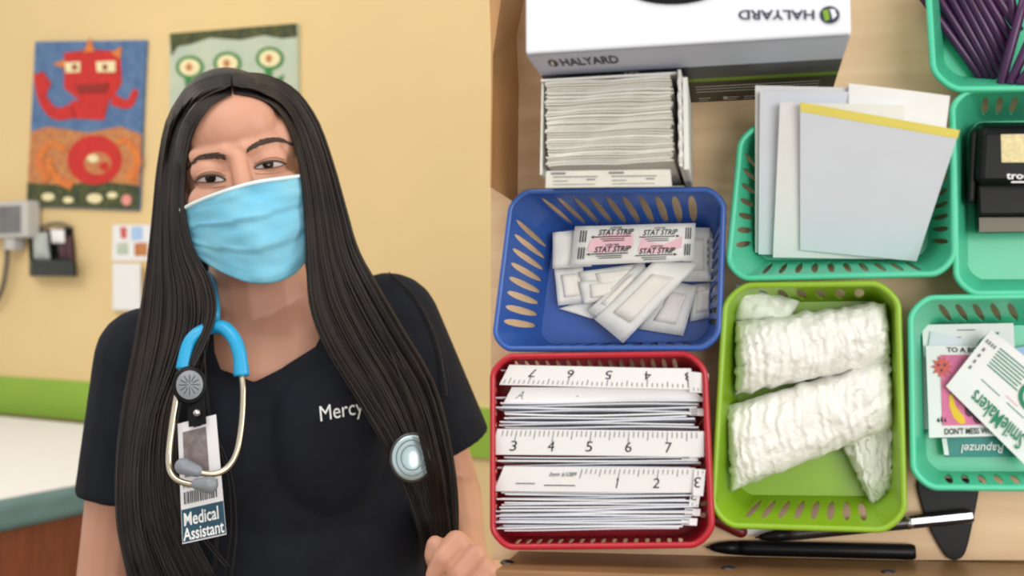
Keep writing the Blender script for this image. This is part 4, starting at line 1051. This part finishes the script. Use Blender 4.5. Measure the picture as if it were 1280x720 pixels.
# a few loose strands over the badge and the chest
for (a, s_) in (([(262, 420), (246, 500), (252, 580), (272, 640), (268, 722)], 1), ([(255, 430), (262, 520), (286, 590), (292, 660), (284, 725)], 2), ([(250, 440), (232, 560), (244, 650), (290, 712)], 3), ([(540, 600), (556, 650), (560, 690), (540, 726)], 4), ([(520, 600), (545, 660), (530, 720)], 5), ([(486, 340), (520, 372), (548, 430), (560, 500)], 6), ([(496, 440), (524, 500), (541, 560), (550, 620), (556, 690), (548, 730)], 7), ([(488, 440), (512, 500), (532, 560), (546, 620), (553, 690), (540, 730)], 8)):
    for q in range(4 if s_ < 7 else 26):
        P = smooth_path(a, 24); rg = random.Random(s_*10+q); dx = rg.uniform(-6, 6) if s_ < 7 else rg.uniform(-14, 14)
        pts = []
        for i, p in enumerate(P):
            h = hitd(B2, p.x+dx*i/24, p.y); pts.append(W(p.x+dx*i/24, p.y, min((1.13 if s_ < 6 else 1.27) if s_ < 7 else 1.072+.002*q/26+.03*max(0, min(1, (p.y-580)/80)), (h or (1.14 if s_ != 6 else 1.22))-(.012 if s_ != 6 else .006))))
        hair.tube(pts, [.0006]*23+[.0002], 4)
ho = ppart(hair, 'hair', M['hair'])

# ------------------------------------------------------------------ stethoscope
def st_at(px, py, off=.012): 
    h_ = hitd(B1, px, py); return W(px, py, (h_ or 1.2)-off)
so = W(265, 420, 1.13)
def tthing(name, label, cat, org):
    e = bpy.data.objects.new(name, None); C.objects.link(e); e.location = org; tag(e, label, cat); return e
r = tthing('stethoscope', 'blue-tubed stethoscope hung around the woman\'s neck', 'stethoscope', so)
def sp(mb, name, m, par=None, mods=()): return mb.build(name, m, par or r, so, None, True, mods)
mb = MB(); mb.tube(smooth_path([W(262, 345, 1.245), W(267, 372, 1.19), W(268, 395, 1.165), st_at(266, 412, .016)], 20), .0062, 10)
mb.tube(smooth_path([W(266, 409, 1.148), W(280, 410, 1.140), W(293, 424, 1.134), W(300, 445, 1.130), W(302, 470, 1.126)], 24), [.0075]*20+[.0082]*4, 10)
mb.tube(smooth_path([W(266, 409, 1.148), W(250, 415, 1.14), W(236, 430, 1.134), W(228, 462, 1.126)], 20), .0070, 10)
tub = sp(mb, 'tubing', M['scope']); tub['label'] = 'bright blue rubber tubing'
mb = MB(); mb.tube(smooth_path([W(262, 345, 1.245), W(285, 330, 1.31), W(330, 325, 1.355), W(385, 335, 1.32), st_at(425, 390, .006), st_at(450, 450, .006), st_at(480, 520, .006), W(510, 566, 1.112)], 40), .0055, 10); sp(mb, 'neck_tubing', M['scope'])
for pts in ([(302, 466, 1.126), (304, 490, 1.118), (302, 530, 1.108), (296, 565, 1.10), (284, 585, 1.094), (266, 593, 1.09), (246, 590, 1.088)], [(228, 458, 1.126), (221, 495, 1.112), (214, 540, 1.10), (211, 578, 1.092), (218, 597, 1.086), (236, 605, 1.082), (252, 605, 1.08)]):
    mb = MB(); mb.tube(smooth_path([W(*p) for p in pts], 40), .0032, 10); sp(mb, 'ear_tube', M['brass'])
for p, q in (((246, 589, 1.088), (229, 583, 1.088)), ((247, 605, 1.08), (262, 606, 1.078))):
    mb = MB(); mb.capsule(W(*p), .006, W(*q), .0085); sp(mb, 'ear_tip', M['tip'])
cp = W(515, 572, 1.095); cn = -ray(515, 572).normalized()
cx = V((0, 0, 1)).cross(cn).normalized(); cy = cn.cross(cx); CR = Matrix((cx, cy, cn)).transposed()
def cyl(mb, c, rad, h, n=36):
    mb.loft([[c+cx*rad*f*math.cos(2*math.pi*k/n)+cy*rad*f*1.12*math.sin(2*math.pi*k/n)+cn*z for k in range(n)] for f, z in ((.9, -h), (1, -h*.8), (1, -.001), (.93, 0))])
mb = MB(); cyl(mb, cp, .023, .010); chest = sp(mb, 'chest_piece', M['gun'])
mb = MB(); cyl(mb, cp+cn*.0012, .0205, .002); sp(mb, 'diaphragm', M['steel'], chest)
mb = MB(); n = 36
mb.tube([cp+cn*.0016+cx*.011*math.cos(2*math.pi*k/n)+cy*.0125*math.sin(2*math.pi*k/n) for k in range(n)], .0007, 5, True); mb.tube([cp+cn*.0016+cx*.016*math.cos(2*math.pi*k/n)+cy*.018*math.sin(2*math.pi*k/n) for k in range(n)], .0006, 5, True)
sp(mb, 'ring_mark', M['tip'], chest)
# badge
bo = W(250, 600, 1.12)
r2 = tthing('id_badge', 'white and teal ID badge hanging on a black reel under the stethoscope', 'badge', bo)
def bp(mb, name, m, par=None, sm=False, mods=()): return mb.build(name, m, par or r2, bo, None, sm, mods)
bd = 1.108
bc = [W(222, 530, bd+.006), W(270, 518, bd+.006), W(283, 668, bd-.006), W(228, 680, bd-.006)]
nb = -ray(250, 600).normalized()
mb = MB(); mb.slab(bc, .0016, 4, 4, 0, None, nb); bp(mb, 'card', M['badge'])
fn = quadfn(bc, .0021, nrm=nb); fn2 = quadfn(bc, .0026, nrm=nb)
mb = MB(); rect_on(mb, fn, 0.01, .01, .99, .28); bp(mb, 'title_band', M['badgeteal'])
mb = MB(); rect_on(mb, fn, .12, .54, .72, .92); bp(mb, 'photo', M['photo'])
mb = MB(); text_on(mb, fn2, 'Medical', .06, .14, .86, .25, bold=.015); text_on(mb, fn2, 'Assistant', .03, .02, .96, .125, bold=.015)
bp(mb, 'title', M['paper']); mb = MB(); x = .08
rg = random.Random(2)
while x < .86: w_ = rg.uniform(.012, .035); rect_on(mb, fn2, x, .32, x+w_, .42); x += w_+rg.uniform(.012, .03)
bp(mb, 'barcode', M['ink']); mb = MB()
text_on(mb, fn2, 'Mercy Medical', .08, .44, .9, .475); bp(mb, 'small_print', M['ink']); mb = MB(); rect_on(mb, fn2, .40, .935, .62, .95); bp(mb, 'slot', M['ink'])
mb = MB(); mb.slab([W(233, 495, bd+.01), W(256, 492, bd+.01), W(258, 530, bd), W(236, 534, bd)], .0025, 4, 4, 0, None, nb); bp(mb, 'strap', M['blacksoft'])
c = W(246, 516, bd-.004); mb = MB(); mb.ell(c, (.004, .004, .004)); bp(mb, 'snap', M['metal'], None, True)
c = W(237, 481, 1.112); cn = nb; cx = V((0, 0, 1)).cross(cn).normalized(); cy = cn.cross(cx)
mb = MB(); cyl(mb, c, .0175, .012); reel = bp(mb, 'reel', M['black'], None, True)
mb = MB(); cyl(mb, c+cn*.0008, .0135, .0012); bp(mb, 'reel_face', M['tip'], reel, True)
mb = MB(); mb.v = []
for k in range(12):
    a = math.pi*k/6; e_ = cx*math.cos(a)+cy*math.sin(a); mb.tube([c+cn*.0011+e_*(.0035 if k % 3 else .001), c+cn*.0011+e_*.0105], .00035, 4)
bp(mb, 'dial_marks', M['ink'], reel)

# ------------------------------------------------------------------ light and camera
w = bpy.data.worlds.new('room_light'); bpy.context.scene.world = w; w.use_nodes = True
w.node_tree.nodes['Background'].inputs[0].default_value = (1.0, .97, .93, 1); w.node_tree.nodes['Background'].inputs[1].default_value = .8
def area(name, loc, tgt, size, power, col):
    l = bpy.data.lights.new(name, 'AREA'); l.shape = 'RECTANGLE'; l.size = size[0]; l.size_y = size[1]; l.energy = power; l.color = col
    o = bpy.data.objects.new(name, l); C.objects.link(o); o.location = loc; o.rotation_euler = (V(tgt)-V(loc)).to_track_quat('-Z', 'Y').to_euler(); return o
area('fill_light', (-.5, .3, 2.7), (-.3, 1.3, 1.0), (1.2, .6), 11, (1, .95, .86))  # unseen overhead lamp added for general fill
area('window_light', (2.0, .6, 1.9), (-.3, 1.3, 1.3), (1.0, 1.2), 20, (.95, .98, 1))
area('fill_light', (-1.7, 1.9, 2.6), (-1.2, 3.0, 1.2), (.8, .6), 9, (1, .93, .82))  # unseen lamp added to brighten the back wall
area('fill_light', (.7, -1.3, 1.5), (.25, .7, 1.4), (1.2, .8), 24, (1, .98, .95))  # added frontal fill at camera height, brightens the drawer
cam = bpy.data.cameras.new('camera'); co = bpy.data.objects.new('camera', cam); C.objects.link(co)
co.location = CAM; co.rotation_euler = (math.pi/2, 0, 0); cam.sensor_width = 36; cam.lens = 36*F/1280; cam.clip_start = .02
cam.dof.use_dof = True; cam.dof.focus_distance = .9; cam.dof.aperture_fstop = cam.lens/6.2
sc = bpy.context.scene; sc.camera = co
sc.view_settings.view_transform = 'Standard'; sc.view_settings.look = 'None'; sc.view_settings.gamma = 1; sc.view_settings.use_curve_mapping = False
sc.view_settings.exposure = 0
